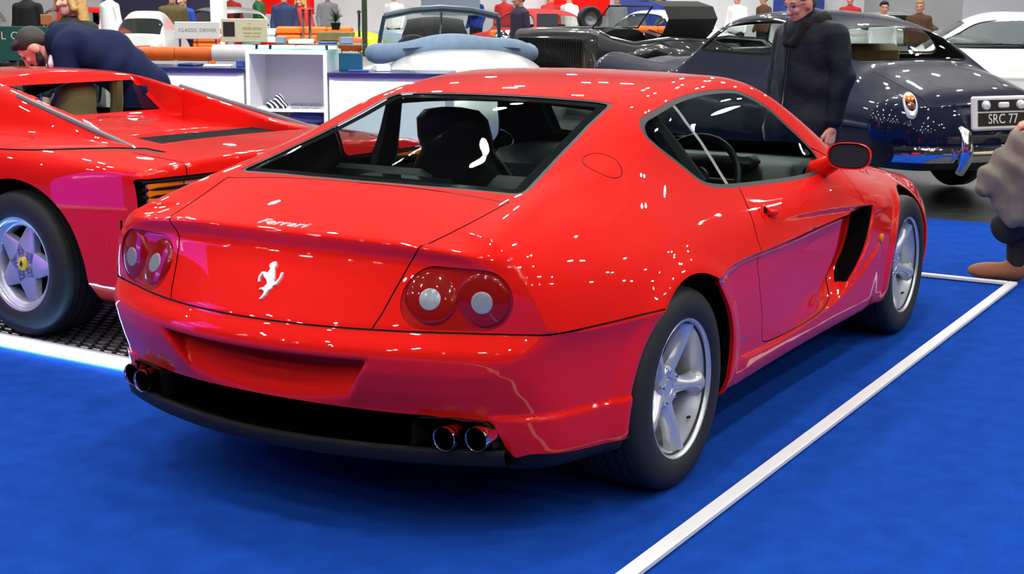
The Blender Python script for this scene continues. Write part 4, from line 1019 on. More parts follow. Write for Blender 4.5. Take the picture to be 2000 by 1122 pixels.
# ---- black vintage tourer with louvred bonnet, side on
def black_tourer(loc, rz):
    car = thing('vintage_tourer', 'black vintage tourer with a louvred bonnet and raked windscreen, behind the silver roadster', 'car', loc, rz)
    def shell(name, xs, hw, zt, zb, rad, mt_, part=car):
        rows = []
        for x, h, t, bt in zip(xs, hw, zt, zb):
            row = []
            for q in np.linspace(-1, 1, 17):
                ang = q*math.pi/2; y = h*np.sign(math.sin(ang))*abs(math.sin(ang))**.55; z = bt+(t-bt)*abs(math.cos(ang))**.45
                row.append((x, y, z))
            rows.append(row)
        b = B(); b.grid(np.array(rows)); b.add([r for r in rows[0]], [tuple(range(17))]); b.add([r for r in rows[-1]], [tuple(range(17))[::-1]]); return b.obj(name, mt_, part, smooth=True, angle=50)
    shell('bonnet', (1.35, 2.0, 2.75), (.40, .34, .27), (1.22, 1.21, 1.17), (.55, .55, .55), 0, BLACKP)
    shell('scuttle', (.95, 1.15, 1.35), (.58, .52, .41), (1.19, 1.22, 1.22), (.5, .5, .55), 0, BLACKP)
    LV = mat('louvre_black', (.006, .006, .007), .45)
    for s in (-1, 1):
        for k in range(26):
            x = 1.42+k*.048; y = .405-.105*(x-1.35); b = B(); b.box((x, s*(y-.006), .88), (.016, .022, .34), bev=.004, rz=-s*.35); b.obj('louvre', LV, car)
    # tub with doors cut low and hood panel
    rows = []
    for x, h, t in ((-1.1, .5, 1.00), (-.9, .64, 1.08), (-.3, .70, 1.10), (.3, .68, 1.02), (.7, .63, 1.08), (.95, .58, 1.16)):
        rows.append([(x, h, .42), (x, h+.04, .7), (x, h, t-.05), (x, h-.04, t), (x, h-.10, t-.02), (x, h-.12, .6)])
    for s in (-1, 1):
        R_ = np.array(rows)*[1, s, 1]; b = B(); b.grid(R_ if s > 0 else R_[::-1]); b.obj('body_side', BLACKP, car, smooth=True)
        b = B(); b.tube([(x, s*(r[2][1]-.01), r[3][2]+.01) for x, r in zip((-1.1, -.9, -.3, .3, .7, .95), rows)], .012, 6); b.obj('body_beading', CHROME, car)
        b = B(); b.tube([(-1.0, s*.74, .45), (-.7, s*.78, .80), (-.25, s*.80, .92), (.3, s*.78, .78), (.7, s*.76, .42), (1.5, s*.76, .36), (2.2, s*.76, .72), (2.6, s*.76, .86), (3.05, s*.74, .70)], [.10, .13, .14, .12, .08, .07, .10, .12, .09], 10); b.obj('wing', BLACKP, car, smooth=True)
        simple_wheel(car, -.25, s, .80, .36, .14, CHROME); simple_wheel(car, 2.55, s, .80, .36, .14, CHROME)
        b = B(); b.lathe([(.02, -.14), (.09, -.10), (.13, -.02), (.135, 0), (.12, .008), (0, .03)], 24, frame((1, 0, 0)), (2.85, s*.42, 1.02)); b.obj('head_lamp', CHROME, car, smooth=True)
    b = B(); b.box((-1.08, 0, .72), (.06, 1.0, .56), bev=.02); b.obj('tail_panel', BLACKP, car)
    b = B(); b.box((.9, 0, .40), (3.6, .9, .08)); b.obj('chassis', BLACK, car)
    for k, x in enumerate((.35, -.55)): b = B(); b.box((x, 0, .80), (.18, 1.1, .45), bev=.06); b.obj('bench_seat', LEATHER, car, smooth=True)
    W = [(1.10, .52, 1.20), (.84, .50, 1.50), (.84, -.50, 1.50), (1.10, -.52, 1.20)]
    b = B(); b.tube(W, .014, 6, closed=True); b.obj('screen_frame', BLACKP, car); b = B(); b.add(W, [(0, 1, 2, 3)]); b.obj('windscreen', CLEAR, car)
    # raised hood panel at the back
    b = B(); b.grid([[(.05, y, 1.02), (-.10, y, 1.16), (-.18, y, 1.34), (-.10, y, 1.50), (.15, y, 1.57), (.42, y, 1.56)] for y in (.58, .3, 0, -.3, -.58)]); b.obj('folding_hood', mat('black_hood_cloth', (.008, .007, .007), .8), car, smooth=True)
    return car
_p = deep(1330, 120, 19.0); black_tourer((_p[0], _p[1], 0), .537-.12+math.radians(56))

# ---- white saloon further back on the right
def generic_car(name, label, loc, rz, paint, scale=1.0, res=.03, roof=True, group=None, cat='car', wheelc=None):
    car = thing(name, label, cat, loc, rz, group)
    hc = spl([-1.1, -.8, -.2, .8, 1.8, 2.6, 3.3, 3.6], [.70, .88, .95, .95, .95, .88, .75, .6]); w = spl([-1.1, -.5, .5, 2, 3, 3.6], [.62, .78, .82, .81, .77, .6])
    rc = spl([-.9, -.3, .15, .5, 1.0, 1.4, 1.75, 2.1, 2.6], [.70, .97, 1.26, 1.37, 1.40, 1.37, 1.20, .96, .7]) if roof else None
    F = car_field(hc, w, (-1.05, .15, .3), (3.55, .25, .3), rc, gw=.72, gsl=.42, g0=.92, fall=.08, rs=.16, bottom=.22, br=.05)
    body = surface(F, -1.2, 3.7, .95, .15, 1.5, res)
    body = wheels_and_arches(body, car, (0, 2.55), .31, .75, .17, wheelc or CHROME, .35, paint)
    if roof:
        sg = poly_sdf(smooth_loop([(.05, 1.0), (.18, 1.20), (.5, 1.29), (1.0, 1.315), (1.42, 1.28), (1.66, 1.16), (1.86, 1.0), (1.0, .985)], 4)); body = window_cut(body, car, 'side_window', lambda p: np.where(A(p) > .4, sg(p[:, 0], p[:, 2]), 1.), CLEAR, border=True)
        r = poly_sdf([(-.22, -.5), (-.22, .5), (.16, .46), (.16, -.46)]); body = window_cut(body, car, 'rear_window', lambda p: np.where(p[:, 2] > .95, r(p[:, 0], p[:, 1]), 1.))
        wp = poly_sdf([(1.60, -.48), (1.60, .48), (2.03, .58), (2.03, -.58)]); body = window_cut(body, car, 'windscreen', lambda p: np.where(p[:, 2] > .95, wp(p[:, 0], p[:, 1]), 1.))
        for s in (-1, 1): b = B(); b.box((.75, s*.34, .75), (.16, .50, .62), bev=.06); b.obj('seat', LEATHER, car, smooth=True)
        b = B(); b.box((.8, 0, .40), (2.2, 1.2, .05)); b.obj('cabin_floor', CARPETBLK, car)
    obj_m('body', body, paint, car)
    b = B(); P = [[(-1.12+.15*y*y, y, .42), (-1.15+.15*y*y, y, .46), (-1.12+.15*y*y, y, .50)] for y in np.linspace(.78, -.78, 9)]; b.grid(P); b.obj('bumper', CHROME, car, smooth=True)
    for s in (-1, 1): b = B(); b.box((-1.0, s*.60, .66), (.10, .16, .09), bev=.02); b.obj('tail_light', LENSRED, car)
    for q in car.children: pass
    car.scale = (scale,)*3
    return car
_p = deep(2150, 110, 17.5); wc = generic_car('white_saloon', 'white saloon car parked behind the navy saloon', (_p[0], _p[1], 0), .537-.3+math.radians(95), WHITEP, 1.05)
# ================================================================ people
SKIN = mat('skin', (.62, .30, .21), .5, noise=.08, nscale=25)
HAIRD = mat('dark_hair', (.018, .013, .010), .6, noise=.4, nscale=90, bump=.4, bscale=160)
HAIRB = mat('blonde_hair', (.45, .28, .09), .5, noise=.35, nscale=60, bump=.4, bscale=120)
LIP = mat('lips', (.42, .12, .10), .5)
EYEW = mat('eye_dark', (.03, .02, .018), .2)
def rot(yaw=0, pitch=0, roll=0):
    return np.array(Matrix.Rotation(yaw, 3, 'Z')@Matrix.Rotation(pitch, 3, 'Y')@Matrix.Rotation(roll, 3, 'X'))
def blob(prims, k=.03, res=.014, name='part', material=None, parent=None, pad=.03, fold=None):
    """smooth union of tapered capsules ('c',p,q,r0,r1) and ellipsoids ('e',c,radii,R)"""
    lo = np.full(3, 9e9); hi = -lo; PR = []
    for p in prims:
        if p[0] == 'c':
            a, b = np.array(p[1], float), np.array(p[2], float); r = max(p[3], p[4]); lo = np.minimum(lo, np.minimum(a, b)-r); hi = np.maximum(hi, np.maximum(a, b)+r); PR.append(('c', a, b, p[3], p[4]))
        else:
            c = np.array(p[1], float); r = max(p[2]); lo = np.minimum(lo, c-r); hi = np.maximum(hi, c+r); PR.append(('e', c, np.array(p[2], float), np.array(p[3] if len(p) > 3 else np.eye(3))))
    lo -= pad; hi += pad
    def F(x, y, z):
        f = None
        for p in PR:
            if p[0] == 'c':
                _, a, b, r0, r1 = p; e = b-a; L = e@e+1e-9
                t = np.clip(((x-a[0])*e[0]+(y-a[1])*e[1]+(z-a[2])*e[2])/L, 0, 1)
                d = np.sqrt((x-a[0]-t*e[0])**2+(y-a[1]-t*e[1])**2+(z-a[2]-t*e[2])**2)-(r0+(r1-r0)*t)
            else:
                _, c, rd, R = p; X, Y, Z = x-c[0], y-c[1], z-c[2]
                u = (R[0, 0]*X+R[1, 0]*Y+R[2, 0]*Z)/rd[0]; v = (R[0, 1]*X+R[1, 1]*Y+R[2, 1]*Z)/rd[1]; w = (R[0, 2]*X+R[1, 2]*Y+R[2, 2]*Z)/rd[2]
                d = (np.sqrt(u*u+v*v+w*w)-1)*rd.min()
            f = d if f is None else smin(f, d, k*2)
        if fold: f = f+fold[0]*np.sin(fold[1]*x+fold[2]*y+fold[3]*z+1.6*np.sin(11*z+7*x)+1.2*np.sin(9*y-6*z))
        return f
    m = surface(F, lo[0], hi[0], hi[1], lo[2], hi[2], res, 3, ymin=lo[1])
    return obj_m(name, m, material, parent)
def head(parent, c, R, hair=HAIRD, hair_style='short', neck=None, glasses=False, skin=None):
    """c head centre, R orientation (x forward, z up)"""
    c = np.array(c, float); P = lambda x, y, z: c+R@np.array([x, y, z]); skin = skin or SKIN
    pr = [('e', P(-.008, 0, .02), (.098, .077, .100), R), ('e', P(.022, 0, -.055), (.068, .056, .062), R), ('c', P(.058, 0, -.088), P(.040, 0, -.080), .024, .03),
          ('c', P(.088, 0, .012), P(.108, 0, -.026), .010, .015), ('e', P(-.005, .078, -.01), (.022, .010, .033), R), ('e', P(-.005, -.078, -.01), (.022, .010, .033), R),
          ('c', P(.082, -.035, .032), P(.082, .035, .032), .012, .012), ('c', P(.075, .034, -.02), P(.07, -.034, -.02), .018, .018)]
    if neck is not None: pr.append(('c', P(-.02, 0, -.05), neck, .052, .058))
    h = blob(pr, .012, .008, 'head', skin, parent)
    for s in (-1, 1):
        b = B(); b.lathe([(.011, 0), (.008, .006), (0, .008)], 10, R@frame((1, 0, 0)), P(.083, s*.030, .012)); b.obj('eye', EYEW, h, smooth=True)
        b = B(); b.tube([P(.092, s*.016, .036), P(.092, s*.034, .041), P(.082, s*.050, .034)], .005, 6); b.obj('eyebrow', hair, h)
    b = B(); b.tube([P(.078, -.024, -.062), P(.089, 0, -.060), P(.078, .024, -.062)], [.003, .006, .003], 8); b.obj('mouth', LIP, h, smooth=True)
    if hair_style == 'short':
        blob([('e', P(-.022, 0, .042), (.100, .086, .090), R), ('e', P(-.065, 0, -.005), (.050, .070, .065), R), ('e', P(.045, 0, .098), (.045, .062, .026), R)], .012, .009, 'hair', hair, parent)
    elif hair_style == 'grey_bald':
        blob([('e', P(-.055, 0, -.005), (.060, .082, .058), R)], .01, .009, 'hair', hair, parent)
    else:
        blob([('e', P(-.022, 0, .040), (.104, .092, .095), R), ('c', P(-.045, .078, .03), P(-.01, .105, -.24), .040, .035), ('c', P(-.045, -.078, .03), P(-.01, -.105, -.24), .040, .035), ('c', P(-.07, 0, .0), P(-.07, 0, -.26), .075, .08), ('c', P(.045, .055, .07), P(.045, .09, -.06), .022, .026), ('c', P(.045, -.055, .07), P(.045, -.09, -.06), .022, .026)], .02, .011, 'hair', hair, parent)
    if glasses:
        for s in (-1, 1):
            b = B(); b.tube([P(.106, s*.033+.024*math.cos(t), .010+.018*math.sin(t)) for t in np.linspace(0, 2*math.pi, 18, endpoint=False)], .0022, 6, closed=True); b.tube([P(.106, s*.057, .014), P(.0, s*.080, .012)], .002, 6); b.obj('spectacle_frame', CHROME, h)
    return h
def hand(parent, wrist, d, palm_n, s=1, curl=.5, name='hand', thumb=1):
    """five-fingered hand from wrist along d; palm faces palm_n"""
    d = np.array(d, float); d /= np.linalg.norm(d); n = np.array(palm_n, float); n -= d*(n@d); n /= np.linalg.norm(n); q = np.cross(n, d)*thumb; w = np.array(wrist, float)
    P = lambda a, b, c: w+d*a+q*b+n*c
    pr = [('c', P(-.03, 0, 0), P(.01, 0, 0), .027, .027), ('c', P(.02, .022, 0), P(.085, .028, .002), .016, .013), ('c', P(.02, .006, 0), P(.09, .008, .002), .017, .013), ('c', P(.02, -.010, 0), P(.087, -.012, .002), .017, .013), ('c', P(.02, -.024, 0), P(.078, -.030, .002), .015, .012)]
    for k, (b0, L) in enumerate(((.028, .070), (.009, .078), (-.012, .073), (-.030, .058))):
        a0 = (.088, .093, .089, .079)[k]; p0 = P(a0, b0, .002); an = curl*.55
        p1 = p0+(d*math.cos(an)+n*math.sin(an))*L*.48; p2 = p1+(d*math.cos(an*2.2)+n*math.sin(an*2.2))*L*.30; p3 = p2+(d*math.cos(an*3)+n*math.sin(an*3))*L*.22
        pr += [('c', p0, p1, .0098, .0090), ('c', p1, p2, .0090, .0082), ('c', p2, p3, .0082, .0072)]
    t0 = P(.022, .028, .006); t1 = P(.060, .052, .016); t2 = P(.092, .052, .026)
    pr += [('c', t0, t1, .015, .012), ('c', t1, t2, .0115, .0085)]
    return blob(pr, .0035, .006, name, SKIN, parent)
def shoe(parent, c, yaw, material, name='shoe'):
    R = rot(yaw); P = lambda x, y, z: np.array(c)+[0, 0, .012]+R@np.array([x, y, z])
    return blob([('e', P(.07, 0, .045), (.13, .05, .05), R), ('e', P(-.05, 0, .05), (.075, .042, .06), R), ('c', P(-.06, 0, .06), P(-.06, 0, .11), .045, .045)], .02, .013, name, material, parent)
# ---- man in a dark waxed jacket, head bowed, standing ahead of the grand tourer
def jacket_man():
    g = at(1572, 258, 0, 0); base = deep(1570, 258, 9.25)
    t = thing('person', 'man in a dark fur-collared jacket, head bowed, in front of the navy saloon', 'person', (base[0], base[1], 0), CAM_YAW+math.radians(122))
    JK = mat('dark_waxed_jacket', (.004, .008, .017), .55, noise=.3, nscale=9, bump=.8, bscale=11, spec=.22)
    FUR = mat('black_fur', (.004, .004, .004), .9, bump=1., bscale=120); TR_ = mat('dark_trousers', (.012, .014, .020), .8)
    blob([('c', (-.02, .0, 1.34), (0, 0, .80), .175, .205), ('c', (0, .12, 1.30), (.02, .12, .76), .115, .135), ('c', (0, -.12, 1.30), (.02, -.12, .76), .115, .135), ('c', (-.02, .17, 1.36), (-.02, -.17, 1.36), .080, .080),
          ('c', (.02, .10, .78), (.02, -.10, .66), .17, .16), ('c', (.02, -.10, .78), (.02, .10, .66), .17, .16),
          ('c', (-.02, .225, 1.34), (-.03, .285, 1.10), .082, .074), ('c', (-.03, .285, 1.10), (.02, .285, .82), .074, .062),
          ('c', (-.02, -.225, 1.34), (-.03, -.285, 1.10), .082, .074), ('c', (-.03, -.285, 1.10), (.05, -.27, .84), .074, .062)], .03, .012, 'jacket', JK, t, fold=(.0055, 14, 22, 17))
    blob([('c', (.075*math.cos(a)-.005, .10*math.sin(a), 1.425+.025*math.cos(a+math.pi)), (.075*math.cos(a+.7)-.005, .10*math.sin(a+.7), 1.425+.025*math.cos(a+.7+math.pi)), .052, .052) for a in np.arange(0, 6.2, .7)]+[('c', (.09, .07, 1.40), (.15, .03, 1.30), .045, .035), ('c', (.09, -.07, 1.40), (.15, -.03, 1.30), .045, .035)], .015, .012, 'fur_collar', FUR, t)
    b = B(); b.tube([(.165, .005, 1.30), (.190, .01, 1.15), (.205, .01, 1.0), (.215, .01, .85)], .007, 6); b.obj('zip', CHROME, t)
    head(t, (.085, 0, 1.545), rot(0, .38), mat('grey_hair', (.10, .09, .08), .7), 'short', (-.01, 0, 1.40), True)
    for s in (1, -1): hand(t, (.035, s*.285, .77) if s > 0 else (.06, s*.27, .79), (.12, 0, -1), (0, -s, 0), curl=.55, thumb=s)
    blob([('c', (.0, .09, .80), (.02, .11, .46), .105, .075), ('c', (.02, .11, .46), (-.01, .11, .08), .075, .06), ('c', (.0, -.09, .80), (.02, -.11, .46), .105, .075), ('c', (.02, -.11, .46), (-.01, -.11, .08), .075, .06)], .02, .014, 'trousers', TR_, t)
    for s in (-1, 1): shoe(t, (.0, s*.11, 0), s*.12, BLACK)
    return t
jacket_man()
# ---- man in a navy suit, bending over behind the slatted-tail coupe
def suit_man():
    base = deep(243, 128, 9.1); t = thing('person', 'dark haired bearded man in a navy suit bending forward behind the slatted-tail coupe', 'person', (base[0], base[1], 0), CAM_YAW+math.radians(95))
    SU = mat('navy_suit', (.005, .009, .034), .75, noise=.15, nscale=12, bump=.5, bscale=9, spec=.1); SH = mat('white_shirt', (.8, .8, .8), .7)
    # hips at x=-.05, torso leaning forward along +x
    blob([('c', (-.12, 0, .98), (.10, 0, 1.18), .165, .17), ('c', (.10, 0, 1.18), (.36, 0, 1.26), .16, .14), ('c', (.30, .15, 1.25), (.30, -.15, 1.25), .105, .105), ('c', (.02, .07, 1.10), (.30, .09, 1.24), .14, .12), ('c', (.02, -.07, 1.10), (.30, -.09, 1.24), .14, .12),
          ('c', (.33, .20, 1.23), (.30, .27, .98), .075, .065), ('c', (.30, .27, .98), (.42, .20, .80), .062, .05), ('c', (.33, -.20, 1.23), (.32, -.27, .98), .075, .065), ('c', (.32, -.27, .98), (.46, -.20, .80), .062, .05)], .03, .013, 'jacket', SU, t, fold=(.005, 26, 8, 18))
    blob([('c', (.40, .055, 1.27), (.43, .075, 1.14), .035, .03), ('c', (.40, -.055, 1.27), (.43, -.075, 1.14), .035, .03), ('c', (.42, .05, 1.285), (.42, -.05, 1.285), .040, .040)], .012, .010, 'shirt_collar', SH, t)
    R = rot(.15, .95); head(t, (.555, .02, 1.235), R, HAIRD, 'short', (.40, 0, 1.245))
    c = np.array((.555, .02, 1.235)); P = lambda x, y, z: c+R@np.array([x, y, z])
    blob([('c', P(.03, .055, -.07), P(.070, 0, -.098), .026, .026), ('c', P(.03, -.055, -.07), P(.070, 0, -.098), .026, .026), ('c', P(.01, .066, -.045), P(.03, .055, -.07), .018, .022), ('c', P(.01, -.066, -.045), P(.03, -.055, -.07), .018, .022)], .01, .008, 'beard', HAIRD, t)
    hand(t, (.46, .19, .75), (.35, 0, -1), (0, -1, 0), curl=.6, thumb=1); hand(t, (.50, -.19, .75), (.35, 0, -1), (0, 1, 0), curl=.6, thumb=-1)
    blob([('c', (-.12, .09, .96), (-.02, .11, .50), .115, .08), ('c', (-.02, .11, .50), (-.08, .11, .08), .08, .06), ('c', (-.12, -.09, .96), (-.02, -.11, .50), .115, .08), ('c', (-.02, -.11, .50), (-.08, -.11, .08), .08, .06)], .02, .015, 'trousers', SU, t)
    for s in (-1, 1): shoe(t, (-.06, s*.11, 0), 0, BLACK)
suit_man()
def stander(label, base, yaw, top, legs, hair, style, h=1.68, lean=0., arms=.06, skirt=False, group=None, hands=True):
    """standing figure in plain clothes"""
    t = thing('person', label, 'person', base, yaw, group); k = h/1.70; Z = lambda *p: (p[0]*k, p[1]*k, p[2]*k)
    blob([('c', Z(0, 0, 1.32), Z(0, 0, .92), .145*k, .135*k), ('c', Z(0, .09, 1.30), Z(0, .08, .90), .10*k, .115*k), ('c', Z(0, -.09, 1.30), Z(0, -.08, .90), .10*k, .115*k), ('c', Z(0, .15, 1.35), Z(0, -.15, 1.35), .065*k, .065*k),
          ('c', Z(0, .19, 1.35), Z(-.02, .235, 1.08), .058*k, .05*k), ('c', Z(-.02, .235, 1.08), Z(.03+arms, .23, .86), .05*k, .042*k), ('c', Z(0, -.19, 1.35), Z(-.02, -.235, 1.08), .058*k, .05*k), ('c', Z(-.02, -.235, 1.08), Z(.03+arms, -.23, .86), .05*k, .042*k)], .025, .016, 'top', top, t)
    head(t, Z(.03, 0, 1.575), rot(0, .12), hair, style, Z(-.01, 0, 1.38))
    if hands:
        for s in (-1, 1): hand(t, Z(.04+arms, s*.23, .80), (.1, 0, -1), (0, -s, 0), curl=.5, thumb=s)
    blob([('c', Z(0, .085, .90), Z(.02, .10, .48), .105*k, .072*k), ('c', Z(.02, .10, .48), Z(-.02, .10, .08), .072*k, .055*k), ('c', Z(0, -.085, .90), Z(.02, -.10, .48), .105*k, .072*k), ('c', Z(.02, -.10, .48), Z(-.02, -.10, .08), .072*k, .055*k)], .02, .016, 'trousers', legs, t)
    for s in (-1, 1): shoe(t, Z(0, s*.10, 0), s*.1, BLACK)
    return t
DARKC = mat('black_cloth', (.010, .010, .011), .8); JEAN = mat('denim', (.03, .05, .10), .8); BROWN = mat('brown_coat', (.10, .045, .02), .8); OLIVE = mat('olive_coat', (.08, .06, .015), .8); BLUEC = mat('blue_coat', (.01, .04, .30), .8); REDC = mat('red_coat', (.5, .02, .02), .8); WHITEC = mat('white_cloth', (.75, .75, .75), .8); PURPLE = mat('dark_purple_cloth', (.03, .02, .05), .8)
b_ = deep(143, 60, 10.6); stander('woman with long blonde hair in a black top, behind the bending man', (b_[0], b_[1], 0), CAM_YAW+math.radians(150), DARKC, DARKC, HAIRB, 'long', 1.66)
def far_person(u, d, yaw, *a, **k):
    p = deep(u, 40, d); return stander(a[0], (p[0], p[1], 0), yaw, *a[1:], **k)
far_person(1015, 22.5, 2.6, 'person in a dark purple coat behind the silver roadster', PURPLE, DARKC, mat('auburn_hair', (.14, .05, .02), .6), 'short', 1.72, hands=False)
far_person(338, 25.2, 3.9, 'person in an olive coat standing by the dark backdrop', OLIVE, DARKC, HAIRD, 'short', 1.72, hands=False)
far_person(359, 26, 3.2, 'person in a bright blue coat beside the olive coat', BLUEC, DARKC, HAIRD, 'short', 1.66, hands=False)
far_person(556, 28.5, 3.7, 'person in a navy top beyond the olive crate', mat('navy_top', (.01, .02, .07), .8), DARKC, HAIRD, 'short', 1.74, hands=False)
far_person(588, 29, 3.4, 'person in a red coat near the far cars', REDC, JEAN, HAIRB, 'long', 1.66, hands=False)
far_person(55, 22, 3.4, 'person all in black at the far left', DARKC, DARKC, HAIRD, 'short', 1.78, hands=False)
far_person(1725, 26, 3.6, 'person in a white shirt seen over the navy saloon roof', WHITEC, JEAN, HAIRD, 'short', 1.60, hands=False)
far_person(1795, 27, 3.3, 'person in a brown coat seen over the navy saloon roof', BROWN, JEAN, HAIRB, 'short', 1.62, hands=False)
# more visitors far off, dressed differently
def repaint(root, names, material):
    for c in root.children:
        if c.name.split('.')[0] in names: c.material_slots[0].link = 'OBJECT'; c.material_slots[0].material = material
_crowd = {o['label']: o for o in bpy.data.objects if o.get('category') == 'person'}
_src = next(o for l, o in _crowd.items() if l.startswith('person all in black'))
GREYC = mat('grey_cloth', (.22, .22, .24), .8); GREENC = mat('green_cloth', (.03, .12, .04), .8)
for u, d, yaw, m_, lab in ((214, 26.3, 3.0, WHITEC, 'person in a white shirt before the dark navy backdrop'), (452, 36.3, 3.6, REDC, 'person in red just right of the dark navy backdrop'), (506, 34, 2.2, GREENC, 'person in green beyond the cream sign'),
                            (640, 35.8, 4.0, GREYC, 'person in grey behind the plant on the crate'), (770, 35, 3.3, WHITEC, 'person in white seen through the left half of the roadster windscreen'), (930, 36.6, 2.9, BLUEC, 'person in blue seen through the right half of the roadster windscreen'), (985, 36.4, 3.3, REDC, 'person in a red jumper right of the roadster windscreen'),
                            (1075, 34, 4.2, REDC, 'person in red above the dark poster'), (1112, 34.5, 3.0, WHITEC, 'person in white left of the upright tyre'), (1205, 35.6, 3.4, GREYC, 'person in grey right of the upright tyre'), (1285, 35, 3.9, BLUEC, 'person in blue left of the tourer hood'), (1440, 33, 3.1, WHITEC, 'person in white right of the tourer hood'), (1492, 34, 2.6, BROWN, 'person in brown left of the standing man'), (1660, 33, 3.2, REDC, 'person in red above the navy saloon roof')):
    p = deep(u, 20, d); o = dup(_src, (p[0], p[1], 0), yaw, lab); repaint(o, ('top',), m_)
# ---- walker at the right edge, mostly outside the picture
def walker():
    base = at(2022, 545, 2, .0); t = thing('person', 'walking person in dark clothes, pale grey coat over one arm, at the right edge', 'person', (base[0], base[1], 0), CAM_YAW+math.radians(78))
    CO = mat('grey_beige_coat', (.20, .18, .15), .9, noise=.3, nscale=9, bump=.3, bscale=25); BT = mat('tan_boot', (.30, .11, .05), .6); DK = mat('charcoal_coat', (.012, .014, .018), .8, noise=.2, nscale=8)
    x0 = -.22
    blob([('c', (x0, 0, 1.36), (x0, 0, .95), .15, .15), ('c', (x0, .08, 1.3), (x0+.06, .09, .45), .12, .15), ('c', (x0, -.08, 1.3), (x0+.02, -.09, .45), .12, .15), ('c', (x0, .15, 1.36), (x0, -.15, 1.36), .075, .075), ('c', (x0+.05, .05, .50), (x0+.16, .05, .36), .14, .12),
          ('c', (x0, .20, 1.34), (x0+.02, .27, 1.08), .07, .062), ('c', (x0+.02, .27, 1.08), (x0+.28, .26, .94), .062, .05), ('c', (x0, -.20, 1.34), (x0-.08, -.26, 1.10), .07, .062), ('c', (x0-.08, -.26, 1.10), (x0-.04, -.26, .86), .062, .05)], .035, .016, 'coat', DK, t)
    ex = .30
    blob([('c', (x0+.16, .27, .96), (x0+ex, .26, .90), .06, .06), ('c', (x0+ex, .28, .86), (x0+ex+.05, .28, .60), .09, .12), ('c', (x0+ex+.10, .27, .80), (x0+ex+.24, .27, .58), .07, .08), ('c', (x0+ex+.04, .28, .66), (x0+ex+.07, .28, .42), .12, .09), ('c', (x0+ex+.20, .27, .62), (x0+ex+.17, .27, .46), .075, .06)], .035, .012, 'draped_coat', CO, t, fold=(.011, 48, 10, -22))
    blob([('c', (x0+.12, .16, .60), (x0+.34, .17, .40), .15, .12), ('c', (x0+.34, .17, .40), (x0+.40, .17, .33), .12, .10)], .03, .014, 'coat_tail', DK, t, fold=(.008, 40, 8, -20))
    hand(t, (x0+ex+.02, .26, .93), (1, 0, -.4), (0, -.2, -1), curl=1.0, thumb=-1); hand(t, (x0-.04, -.26, .80), (0, 0, -1), (0, 1, 0), curl=.6, thumb=-1)
    head(t, (x0+.04, 0, 1.58), rot(0, .1), HAIRD, 'long', (x0, 0, 1.40))
    blob([('c', (x0+.05, .09, .80), (.14, .12, .46), .10, .07), ('c', (.14, .12, .46), (.13, .12, .10), .068, .05), ('c', (x0-.02, -.09, .80), (x0-.08, -.10, .48), .10, .07), ('c', (x0-.08, -.10, .48), (x0-.30, -.10, .18), .068, .05)], .02, .015, 'trousers', DARKC, t)
    shoe(t, (.19, .12, 0.0), 0, BT); blob([('e', (x0-.30, -.10, .12), (.05, .045, .12), rot(0, .9)), ('e', (x0-.36, -.10, .07), (.045, .04, .05))], .02, .013, 'shoe', BT, t)
walker()
# ================================================================ exhibition furniture and the far background
WHT = mat('white_laminate', (.80, .80, .82), .35); NVT = mat('navy_counter_top', (.008, .018, .09), .3, coat=.5); GREYI = mat('pale_grey_panel', (.62, .62, .68), .5)
TEAL = glass('green_glass', (.55, .85, .80)); PAPER = mat('white_paper', (.85, .85, .85), .7); PBLUE = mat('blue_print', (.02, .05, .28), .5); PGREY = mat('slate_print', (.16, .20, .28), .5)
ST_RZ = CAM_YAW-math.pi/2-.10
_o = deep(560, 128, 11.1); ST_O = np.array([_o[0], _o[1], 0])
SR = np.array([[math.cos(ST_RZ), -math.sin(ST_RZ), 0], [math.sin(ST_RZ), math.cos(ST_RZ), 0], [0, 0, 1]])
def st(x, y, z): return ST_O+SR@np.array([x, y, z])
def counter(label, x0, x1, zt):
    t = thing('counter', label, 'counter', st((x0+x1)/2, 0, 0), ST_RZ); w = x1-x0
    b = B(); b.box((0, .02, (zt-.03)/2), (w-.08, .03, zt-.03)); b.obj('front_panel', WHT, t)
    for s in (-1, 1): b = B(); b.box((s*(w/2-.02), .25, (zt-.03)/2), (.04, .5, zt-.03)); b.obj('side_panel', WHT, t)
    b = B(); b.box((0, .25, zt-.015), (w+.02, .56, .03), bev=.004); b.obj('counter_top', NVT, t)
    return t
counter('long white counter with a navy top, left of the open cabinet', -1.36, -.35, 1.02)
counter('white counter with a navy top, behind the grand tourer roof', .335, 1.25, .995)
cab = thing('display_cabinet', 'tall open white cabinet with a glass shelf on top, between the two counters', 'cabinet', st(-.005, 0, 0), ST_RZ)
b = B(); b.box((-.31, .25, .58), (.03, .5, 1.16)); b.obj('side_panel', WHT, cab); b = B(); b.box((.31, .25, .58), (.03, .5, 1.16)); b.obj('side_panel', WHT, cab)
b = B(); b.box((0, .49, .58), (.60, .02, 1.16)); b.obj('back_panel', GREYI, cab); b = B(); b.box((0, .25, 1.145), (.60, .5, .03)); b.obj('top_panel', WHT, cab)
b = B(); b.box((0, .25, .69), (.59, .47, .02)); b.obj('shelf', WHT, cab)
b = B(); b.box((.12, .22, 1.205), (.94, .42, .010)); b.obj('glass_top', TEAL, cab)
for x in (-.26, -.15, .30): b = B(); b.lathe([(.012, 0), (.012, .04)], 10, None, (x, .10, 1.16)); b.obj('standoff', CHROME, cab)
def prop(name, label, cat, x, y, z, d, m, rz=0., bev=.004, group=None):
    b = B(); b.box((0, 0, d[2]/2), d, bev=bev); return tag(b.obj(name, m, None, st(x, y, z), (0, 0, ST_RZ+rz)), label, cat, group)
